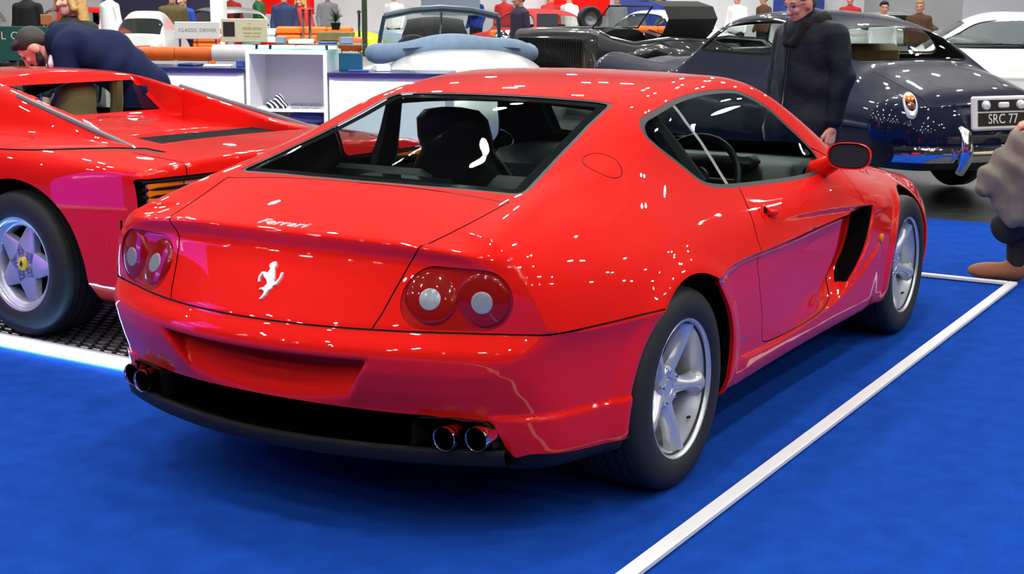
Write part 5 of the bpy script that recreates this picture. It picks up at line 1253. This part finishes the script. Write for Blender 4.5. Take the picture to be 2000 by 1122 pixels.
prop('leaflet_holder', 'slate grey leaflet holder on the glass shelf', 'holder', -.10, .22, 1.21, (.07, .08, .05), PGREY)
prop('paper_stack', 'stack of white leaflets on the glass shelf', 'leaflets', .06, .24, 1.21, (.16, .20, .03), PAPER)
prop('booklet', 'blue booklet lying on the glass shelf', 'booklet', .28, .22, 1.21, (.12, .16, .012), PBLUE)
prop('leaflet_box', 'slate box with white card at the end of the glass shelf', 'box', .42, .26, 1.21, (.10, .10, .05), PGREY, .3)
prop('info_panel', 'upright blue panel standing on the right counter', 'panel', .445, .30, .996, (.19, .03, .135), mat('petrol_blue', (.02, .09, .20), .4))
prop('leaflet_stack', 'white and blue leaflets on the right counter', 'leaflets', .70, .28, .996, (.11, .15, .05), PAPER, .4)
prop('brochure', 'navy brochure lying on the right counter', 'brochure', .54, .14, .996, (.16, .12, .014), PBLUE, .2)
prop('paper_sheet', 'white papers on the left counter', 'papers', -.62, .22, 1.021, (.22, .18, .012), PAPER, .2)
prop('desk_box', 'small navy box on the left counter end', 'box', -.42, .18, 1.021, (.06, .07, .05), PBLUE)
prop('notebook', 'dark notebook lying on the left counter', 'notebook', -.85, .24, 1.021, (.14, .18, .02), NVT, -.2)
# striped cushion folded on the cabinet shelf, clear boxes, blue bag
m = mat('striped_cloth', (.8, .8, .8), .8); nt = m.node_tree; wv_ = nt.nodes.new('ShaderNodeTexWave'); wv_.inputs['Scale'].default_value = 14; wv_.bands_direction = 'DIAGONAL'; rp = nt.nodes.new('ShaderNodeValToRGB'); rp.color_ramp.interpolation = 'CONSTANT'
rp.color_ramp.elements[0].color = (.005, .01, .03, 1); rp.color_ramp.elements[1].position = .6; rp.color_ramp.elements[1].color = (.7, .72, .74, 1); tc = nt.nodes.new('ShaderNodeTexCoord')
nt.links.new(tc.outputs['Object'], wv_.inputs[0]); nt.links.new(wv_.outputs['Fac'], rp.inputs[0]); nt.links.new(rp.outputs[0], nt.nodes['Principled BSDF'].inputs['Base Color'])
tie = tag(blob([('e', (-.05, 0, .03), (.055, .04, .035)), ('e', (.0, 0, .06), (.04, .04, .055)), ('e', (.03, 0, .025), (.04, .04, .03))], .01, .008, 'striped_scarf', m), 'crumpled black and white striped scarf on the cabinet shelf', 'scarf'); tie.location = st(-.10, .12, .70); tie.rotation_euler = (0, 0, ST_RZ)
for k in range(3): prop('clear_box', 'small clear plastic box on the cabinet shelf', 'box', .03+.08*k, .16, .70, (.07, .10, .045), glass('clear_plastic', (.85, .85, .88)), 0, .004, 'clear boxes on the cabinet shelf')
bb = tag(blob([('e', (0, 0, .05), (.15, .08, .05)), ('e', (.06, 0, .04), (.12, .08, .045))], .02, .014, 'blue_bag', mat('blue_plastic_bag', (.01, .015, .16), .35)), 'crumpled dark blue bag on the floor-level shelf of the cabinet', 'bag'); bb.location = st(.12, .16, .585); bb.rotation_euler = (0, 0, ST_RZ)
b = B(); b.box((0, .25, .56), (.59, .47, .02)); b.obj('lower_shelf', WHT, cab)
# ---- orange and white kart-track barriers
ORG = mat('orange_plastic', (.80, .13, .01), .4, noise=.1, nscale=8); WTP = mat('white_plastic', (.80, .80, .80), .4)
def barrier(u0, u1, d, color, cname, where, top=1.02, layers=7):
    p0 = deep(u0, 70, d); p1 = deep(u1, 70, d); L = math.hypot(p1[0]-p0[0], p1[1]-p0[1]); an = math.atan2(p1[1]-p0[1], p1[0]-p0[0])
    t = thing('track_barrier', f'stacked {cname} plastic track barrier {where}', 'barrier', (p0[0], p0[1], 0), an); h = top/layers; n = max(1, round(L/.45))
    b0 = B(); w = L/n; b0.box((w/2, 0, 0), (w-.012, .34, h-.008), bev=.03); tmpl = None
    for k in range(layers):
        for i in range(n):
            if tmpl is None: o = tmpl = b0.obj('barrier_block', color, t)
            else: o = tmpl.copy(); COL.objects.link(o); o.parent = t
            o.location = (w*i, 0, h*(k+.5))
    return t
barrier(184, 243, 27, WTP, 'white', 'right of the blonde woman'); barrier(297, 312, 27, WTP, 'white', 'beside the white race car'); barrier(312, 345, 27, ORG, 'orange', 'left of the white banner')
barrier(345, 430, 27.4, ORG, 'orange', 'behind the white banner'); barrier(521, 541, 27, WTP, 'white', 'right of the cream sign'); barrier(541, 690, 27, ORG, 'orange', 'beside the olive crate', 1.06)
barrier(955, 985, 27, ORG, 'orange', 'right of the roadster windscreen'); barrier(985, 1040, 27, WTP, 'white', 'behind the purple coat'); barrier(1040, 1092, 27, ORG, 'orange', 'with a dark poster'); barrier(1092, 1132, 27, WTP, 'white', 'left of the round tyre')
barrier(1175, 1330, 27, ORG, 'orange', 'behind the tourer windscreen'); 
# inflatable low rail in front of them
def rail(u0, u1, v, d, color, cname, where, r=.115):
    p0, p1 = deep(u0, v, d), deep(u1, v, d); n = max(2, round(np.linalg.norm(p1-p0)/.5)); t = thing('padded_rail', f'thick {cname} padded track rail {where}', 'rail', (p0[0], p0[1], 0), math.atan2(p1[1]-p0[1], p1[0]-p0[0])); L = math.hypot(*(p1-p0)[:2])
    for k in range(n):
        a, c = L*k/n, L*(k+1)/n; b = B(); b.tube([(a+.004, 0, p0[2]), (a+.03, 0, p0[2]), (c-.03, 0, p0[2]), (c-.004, 0, p0[2])], [r*.9, r, r, r*.9], 16); b.obj('rail_section', color, t, smooth=True)
    b = B(); b.box((L/2, 0, (p0[2]-r)/2), (L-.1, .14, max(p0[2]-r, .05))); b.obj('rail_base', WTP, t)
rail(198, 415, 104, 17.5, ORG, 'orange', 'behind the left counter', .085); rail(415, 660, 103, 17.4, WTP, 'white', 'behind the cabinet', .10); rail(662, 708, 86, 17.3, ORG, 'orange', 'left of the silver roadster', .085)
rail(1040, 1118, 64, 25, ORG, 'orange', 'above the tourer bonnet', .06); rail(1118, 1200, 62, 25.2, WTP, 'white', 'above the tourer bonnet', .06); rail(1240, 1330, 58, 25.5, ORG, 'orange', 'behind the tourer screen', .07)
# ---- signs
def sign(name, label, u0, v0, u1, v1, d, m, lines=(), tm=None, depth=.03, tilt=0.):
    p0, p1 = deep(u0, v1, d), deep(u1, v1, d); q = deep(u0, v0, d); w = np.linalg.norm(p1-p0); h = q[2]-p0[2]; an = math.atan2(p1[1]-p0[1], p1[0]-p0[0])
    t = thing(name, label, 'sign', (*(((p0+p1)/2)[:2]), 0), an); z = p0[2]
    b = B(); b.box((0, 0, z+h/2), (w, depth, h), bev=.006); o = b.obj('sign_board', m, t)
    for s in (-1, 1): b = B(); b.box((s*w*.4, .03, z/2), (.03, .03, z)); b.obj('sign_leg', CHROME, t)
    R = np.stack([(1, 0, 0), (0, 0, 1), (0, -1, 0)], 1).astype(float)
    for body_, size, x, zz in lines: text_obj('sign_text', body_, h*size, tm, o, (x*w, -depth/2-.002, z+h*zz), R)
    return t, w, h, z, o
GREEN = mat('sign_green', (.01, .09, .05), .5); CRM = mat('sign_cream', (.78, .76, .55), .6); DKT = mat('sign_text_dark', (.06, .05, .05), .6); GOLD = mat('sign_text_gold', (.60, .52, .22), .6)
sign('stand_sign', 'green sign with cream lettering above the bending man', -110, 50, 96, 118, 14.5, GREEN, (('L', .32, .085, .72), ('Classics', .32, .315, .72)), mat('sign_text_cream', (.75, .68, .42), .6))
def dashes(board, h, rows, m, y):
    # lettering too small to read: a dash for each word
    for zz, hh, words in rows:
        for x0, x1 in words: b = B(); b.box(((x0+x1)/2, y, zz), (x1-x0, .004, hh)); b.obj('word', m, board)
t_, w_, h_, z_, o_ = sign('stand_sign', 'cream sign with a black square and gold lettering, over the white rail', 433, 36, 523, 82, 20, CRM)
dashes(o_, h_, [(z_+h_*.80, .012, [(w_*.10, w_*.14)]), (z_+h_*.60, .030, [(-w_*.04, w_*.16), (w_*.19, w_*.38)]), (z_+h_*.40, .020, [(-w_*.02, w_*.16), (w_*.19, w_*.36)]), (z_+h_*.26, .016, [(.0, w_*.12), (w_*.15, w_*.25), (w_*.27, w_*.34)])], GOLD, -.018)
b = B(); b.box((-w_*.33, -.018, z_+h_*.55), (w_*.25, .008, h_*.62)); po = b.obj('poster_square', mat('poster_black', (.02, .02, .022), .5), o_)
sign('stand_banner', 'white banner with grey lettering over the orange barrier', 342, 42, 430, 76, 21, PAPER, (('CLASSIC', .30, -.20, .5), ('DRIVER', .30, .24, .5)), mat('banner_grey', (.22, .20, .22), .6))
sign('stand_poster', 'dark poster with white emblem on the orange barrier', 1048, 26, 1090, 52, 24, mat('poster_dark', (.05, .05, .07), .5), (), None)
sign('framed_notice', 'small white notice in an orange frame left of the blonde woman', 80, 28, 104, 48, 19, mat('orange_frame', (.6, .2, .08), .5), (), None)
# crate, poles, plant, tyre
c_ = deep(656, 75, 22); ct = thing('wooden_crate', 'olive wooden crate beside the orange barrier', 'crate', (c_[0], c_[1], 0), ST_RZ); OLV = mat('olive_wood', (.30, .26, .10), .7, noise=.25, nscale=6)
for k in range(8): b = B(); b.box((0, 0, c_[2]*0+.045+.137*k), (.52, .4, .128), bev=.006); b.obj('plank', OLV, ct)
cp = thing('pot_plant', 'small dark plant in a pot on the olive crate', 'plant', (c_[0], c_[1], 1.10), 0)
b = B(); b.lathe([(0, 0), (.06, 0), (.08, .11), (.07, .11), (0, .10)], 16); b.obj('pot', BLACK, cp, smooth=True)
LEAF = mat('dark_leaf', (.02, .05, .015), .6); lb = B(); lb.add([(-.012, 0, 0), (0, .05, .01), (.012, 0, 0), (0, .16, -.02)], [(0, 2, 1), (0, 1, 3), (1, 2, 3)]); lo_ = None
for k in range(22):
    if lo_ is None: lo_ = o = lb.obj('leaf', LEAF, cp)
    else: o = lo_.copy(); COL.objects.link(o); o.parent = cp
    o.location = (0, 0, .11+.005*k); o.rotation_euler = (rnd.uniform(.2, 1.2), 0, k*2.4)
for u, d, lab in ((593, 20.5, 'thin steel queue post left of the crate, nearer the cream sign'), (606, 20.5, 'thin steel queue post left of the crate, nearer the crate'), (702, 19, 'thin steel queue post left of the roadster windscreen')):
    p = deep(u, 78, d); t = thing('queue_post', lab, 'post', (p[0], p[1], 0)); b = B(); b.lathe([(.044, 0), (.044, .015), (.03, .03), (.02, .04)], 16); b.obj('post_base', CHROME, t); b = B(); b.lathe([(.02, .03), (.02, 1.38), (.03, 1.39), (.03, 1.41), (0, 1.42)], 12); b.obj('post_tube', CHROME, t)
p = deep(712, 40, 18); t = thing('tall_post', 'tall dark green post left of the silver roadster', 'post', (p[0], p[1], 0)); b = B(); b.lathe([(.035, 0), (.035, 2.4), (0, 2.4)], 12); b.obj('post_shaft', mat('post_green', (.05, .07, .03), .6), t); b = B(); b.box((0, 0, .02), (.3, .3, .04), bev=.01); b.obj('post_foot', BLACK, t)
p = deep(1152, 36, 21.5); t = thing('tyre_display', 'upright dark tyre and wheel displayed above the tourer bonnet', 'tyre', (p[0], p[1], 0), CAM_YAW-math.pi/2+.25); b = B(); b.lathe([(.105, -.07), (.12, -.08), (.165, -.085), (.185, -.06), (.185, .06), (.165, .085), (.12, .08), (.105, .07), (.105, -.07)], 32, [[1, 0, 0], [0, 0, 1], [0, 1, 0]], (0, 0, p[2])); b.obj('tyre', TYRE, t, smooth=True)
b = B(); b.lathe([(.105, -.05), (.09, -.03), (.04, -.01), (0, -.02)], 24, [[1, 0, 0], [0, 0, 1], [0, 1, 0]], (0, 0, p[2])); b.obj('wheel_disc', mat('wheel_grey', (.25, .25, .28), .4, metal=.6), t, smooth=True); b = B(); b.box((0, .0, (p[2]-.185)/2), (.25, .25, p[2]-.185), bev=.01); b.obj('plinth', WHT, t)
# backdrops
for u0, u1, z1, d, m, lab in ((200, 418, 2.6, 34, mat('navy_backdrop', (.018, .018, .05), .8), 'dark navy backdrop wall at the far left'), (-300, 196, 2.8, 38, WHT, 'white backdrop wall behind the green sign'), (418, 1010, 2.8, 39, WHT, 'white backdrop wall behind the far cars'), (1010, 1690, 2.8, 37, WHT, 'white backdrop wall behind the orange barriers'), (1880, 2300, 2.8, 33, GREYI, 'pale grey backdrop wall behind the white saloon'), (1690, 1880, 2.8, 38, WHT, 'white backdrop wall over the navy saloon')):
    p0, p1 = deep(u0, 0, d), deep(u1, 0, d); L = math.hypot(*(p1-p0)[:2]); b = B(); b.box((L/2, 0, z1/2), (L-.05, .06, z1), bev=.01); tag(b.obj('backdrop_wall', m, None, (p0[0], p0[1], 0), (0, 0, math.atan2(p1[1]-p0[1], p1[0]-p0[0]))), lab, 'backdrop')
# far cars
def fc(u, d, rz, paint, name, label, sc_=1.0, roof=True): p = deep(u, 60, d); generic_car(name, label, (p[0], p[1], 0), rz, paint, sc_, .045, roof)
fc(172, 30, CAM_YAW+.5, RED, 'red_saloon', 'small red car in the far left background'); fc(665, 31, CAM_YAW+.5, YELLOWP, 'yellow_sports_car', 'bright yellow open car behind the crate', .95, False)
p = deep(850, 60, 17.0); bc = generic_car('black_drophead', 'black drophead with its soft top up, seen through the roadster windscreen', (p[0], p[1], 0), CAM_YAW+.05, BLACKP, .74, .045, False)
SOFT = mat('black_soft_top', (.006, .006, .007), .8); rows = []
for x, hw, z in ((-.45, .60, 1.12), (-.50, .58, 1.30), (-.42, .52, 1.62), (-.25, .46, 1.78), (.3, .46, 1.84), (.8, .46, 1.80), (1.05, .46, 1.66)): rows.append([(x, hw*q, z-(.05*q*q)) for q in (-1, -.8, -.4, 0, .4, .8, 1)])
b = B(); b.grid(np.array(rows)); sto = b.obj('soft_top', SOFT, bc, smooth=True)
for s_ in (-1, 1): b = B(); b.add([(r[0][0], s_*abs(r[0][1]), r[0][2]) for r in rows]+[(1.05, s_*.5, 1.12)], [tuple(range(8))]); b.obj('soft_top_side', SOFT, bc)
b = B(); b.box((-.515, -.06, 1.42), (.02, .34, .14), bev=.008, R=Matrix.Rotation(.22, 3, 'Y')); b.obj('soft_top_window', WHT, sto)  # opaque white panel for the rear window, its brightness put into the colour
fc(-70, 32, CAM_YAW+.2, mat('grey_paint', (.3, .32, .34), .4, coat=1.), 'grey_saloon', 'grey car at the far left behind the green sign'); fc(478, 31, CAM_YAW+.6, SILVER, 'silver_saloon', 'silver car above the cream sign'); fc(830, 31, CAM_YAW+.5, mat('pale_blue_paint', (.25, .38, .55), .4, coat=1.), 'pale_blue_car', 'pale blue open car seen through the roadster windscreen', .95, False)
fc(1095, 31, CAM_YAW+.5, REDC, 'red_hatchback', 'red car in front of the white backdrop, above the round tyre'); fc(1350, 31, CAM_YAW+.6, WHITEP, 'white_coupe', 'white car far behind the tourer hood'); fc(1655, 32, CAM_YAW-1.4, SILVER, 'pale_silver_car', 'silver car far behind the navy saloon roof')
# white race car front with a red chevron
p = deep(268, 75, 22); rc_ = thing('race_car', 'white race car with a red chevron on its bonnet, behind the left counter', 'car', (p[0], p[1], 0), CAM_YAW+math.pi+.1)
hc_ = spl([-2.6, -1.2, 0, .8, 1.4, 1.7], [.9, 1.05, .98, .86, .72, .55]); F_ = car_field(hc_, spl([-2.6, -1, .5, 1.7], [.5, .46, .40, .30]), (-2.5, .1, .1), (1.65, .6, .5), spl([-2.4, -1.6, -1.0, -.5, -.1, .4], [.9, 1.28, 1.36, 1.22, 1.0, .7]), gw=.40, gsl=.35, g0=.95, fall=.2, rs=.12, bottom=.3)
bd = surface(F_, -2.7, 1.8, .7, .2, 1.5, .035); ch_ = lambda q: np.where((q[:, 2] > .55) & (q[:, 0] > .1), np.abs(q[:, 0]-.95+.55*A(q))-.075, 1.); cv, bd = bd.split(ch_); obj_m('chevron', cv.off(.002), RED, rc_)
wsf = lambda q: np.where(q[:, 2] > 1.0, np.maximum(np.abs(q[:, 0]+.35)-.22, A(q)-.33), 1.); wsd_, bd = bd.split(wsf); obj_m('windscreen', wsd_.off(-.006), CLEAR, rc_); obj_m('body', bd, WHITEP, rc_)
for s in (-1, 1):
    for cx in (1.0, -1.7): simple_wheel(rc_, cx, s, .62, .30, .18, CHROME)
#text_obj('bonnet_text', 'RACE 07', .14, DKT, rc_, (1.42, 0, .735), np.stack([(0, 1, 0), (-.95, 0, .3), (.3, 0, .95)], 1).astype(float))
# tall violet totem to the left of the camera; it is mirrored in the paintwork
TXL = mat('lit_lettering', (.8, .8, .8), .5, emit=(1, 1, 1), es=9.0)
t = thing('auction_totem', 'tall violet auction totem standing left of the platform', 'sign', (-3.25, 5.62, 0), math.radians(-50))
b = B(); b.box((0, 0, 2.2), (.14, 1.2, 4.4), bev=.015); o = b.obj('totem_panel', mat('violet_panel', (.22, .03, .50), .55, emit=(.36, .03, .80), es=2.8), t)
R = np.stack([(0, 1, 0), (0, 0, 1), (1, 0, 0)], 1).astype(float)
for zz in (1.05, 3.2): text_obj('totem_text', 'SILVERSTONE', .155, TXL, o, (.072, 0, zz+.12), R); text_obj('totem_text', 'AUCTIONS', .12, TXL, o, (.072, .12, zz-.06), R)
b = B(); b.box((0, 0, .02), (.5, 1.3, .04), bev=.01); b.obj('totem_foot', WHT, t)
# cream saloon added out of view at the right, to tint the door reflection
generic_car('added_cream_saloon', 'cream saloon standing outside the picture to the right', (8.3, -5.2, 0), 2.2, mat('cream_paint', (.75, .58, .36), .4, coat=1.), 1.05, .04)

p = deep(427, 20, 30); t = thing('display_column', 'white square column right of the dark navy backdrop', 'column', (p[0], p[1], 0), ST_RZ); b = B(); b.box((0, 0, 1.6), (.28, .28, 3.2), bev=.01); b.obj('column_shaft', WHT, t); b = B(); b.box((0, 0, .05), (.36, .36, .10), bev=.01); b.obj('column_base', GREYI, t)
for u, w_, m_, lab in ((1130, 1.6, RED, 'red banner high on the far white backdrop'), (1255, 1.2, PBLUE, 'blue banner on the far white backdrop'), (560, 1.4, RED, 'red banner on the white backdrop beyond the crate'), (880, 1.5, PGREY, 'slate banner seen over the roadster windscreen'), (1560, 1.3, PBLUE, 'blue banner behind the standing man')):
    p = deep(u, 10, 36.2); b = B(); b.box((0, 0, 1.75), (w_, .04, 1.1), bev=.008); tag(b.obj('wall_banner', m_, None, (p[0], p[1], 0), (0, 0, CAM_YAW-math.pi/2)), lab, 'banner')
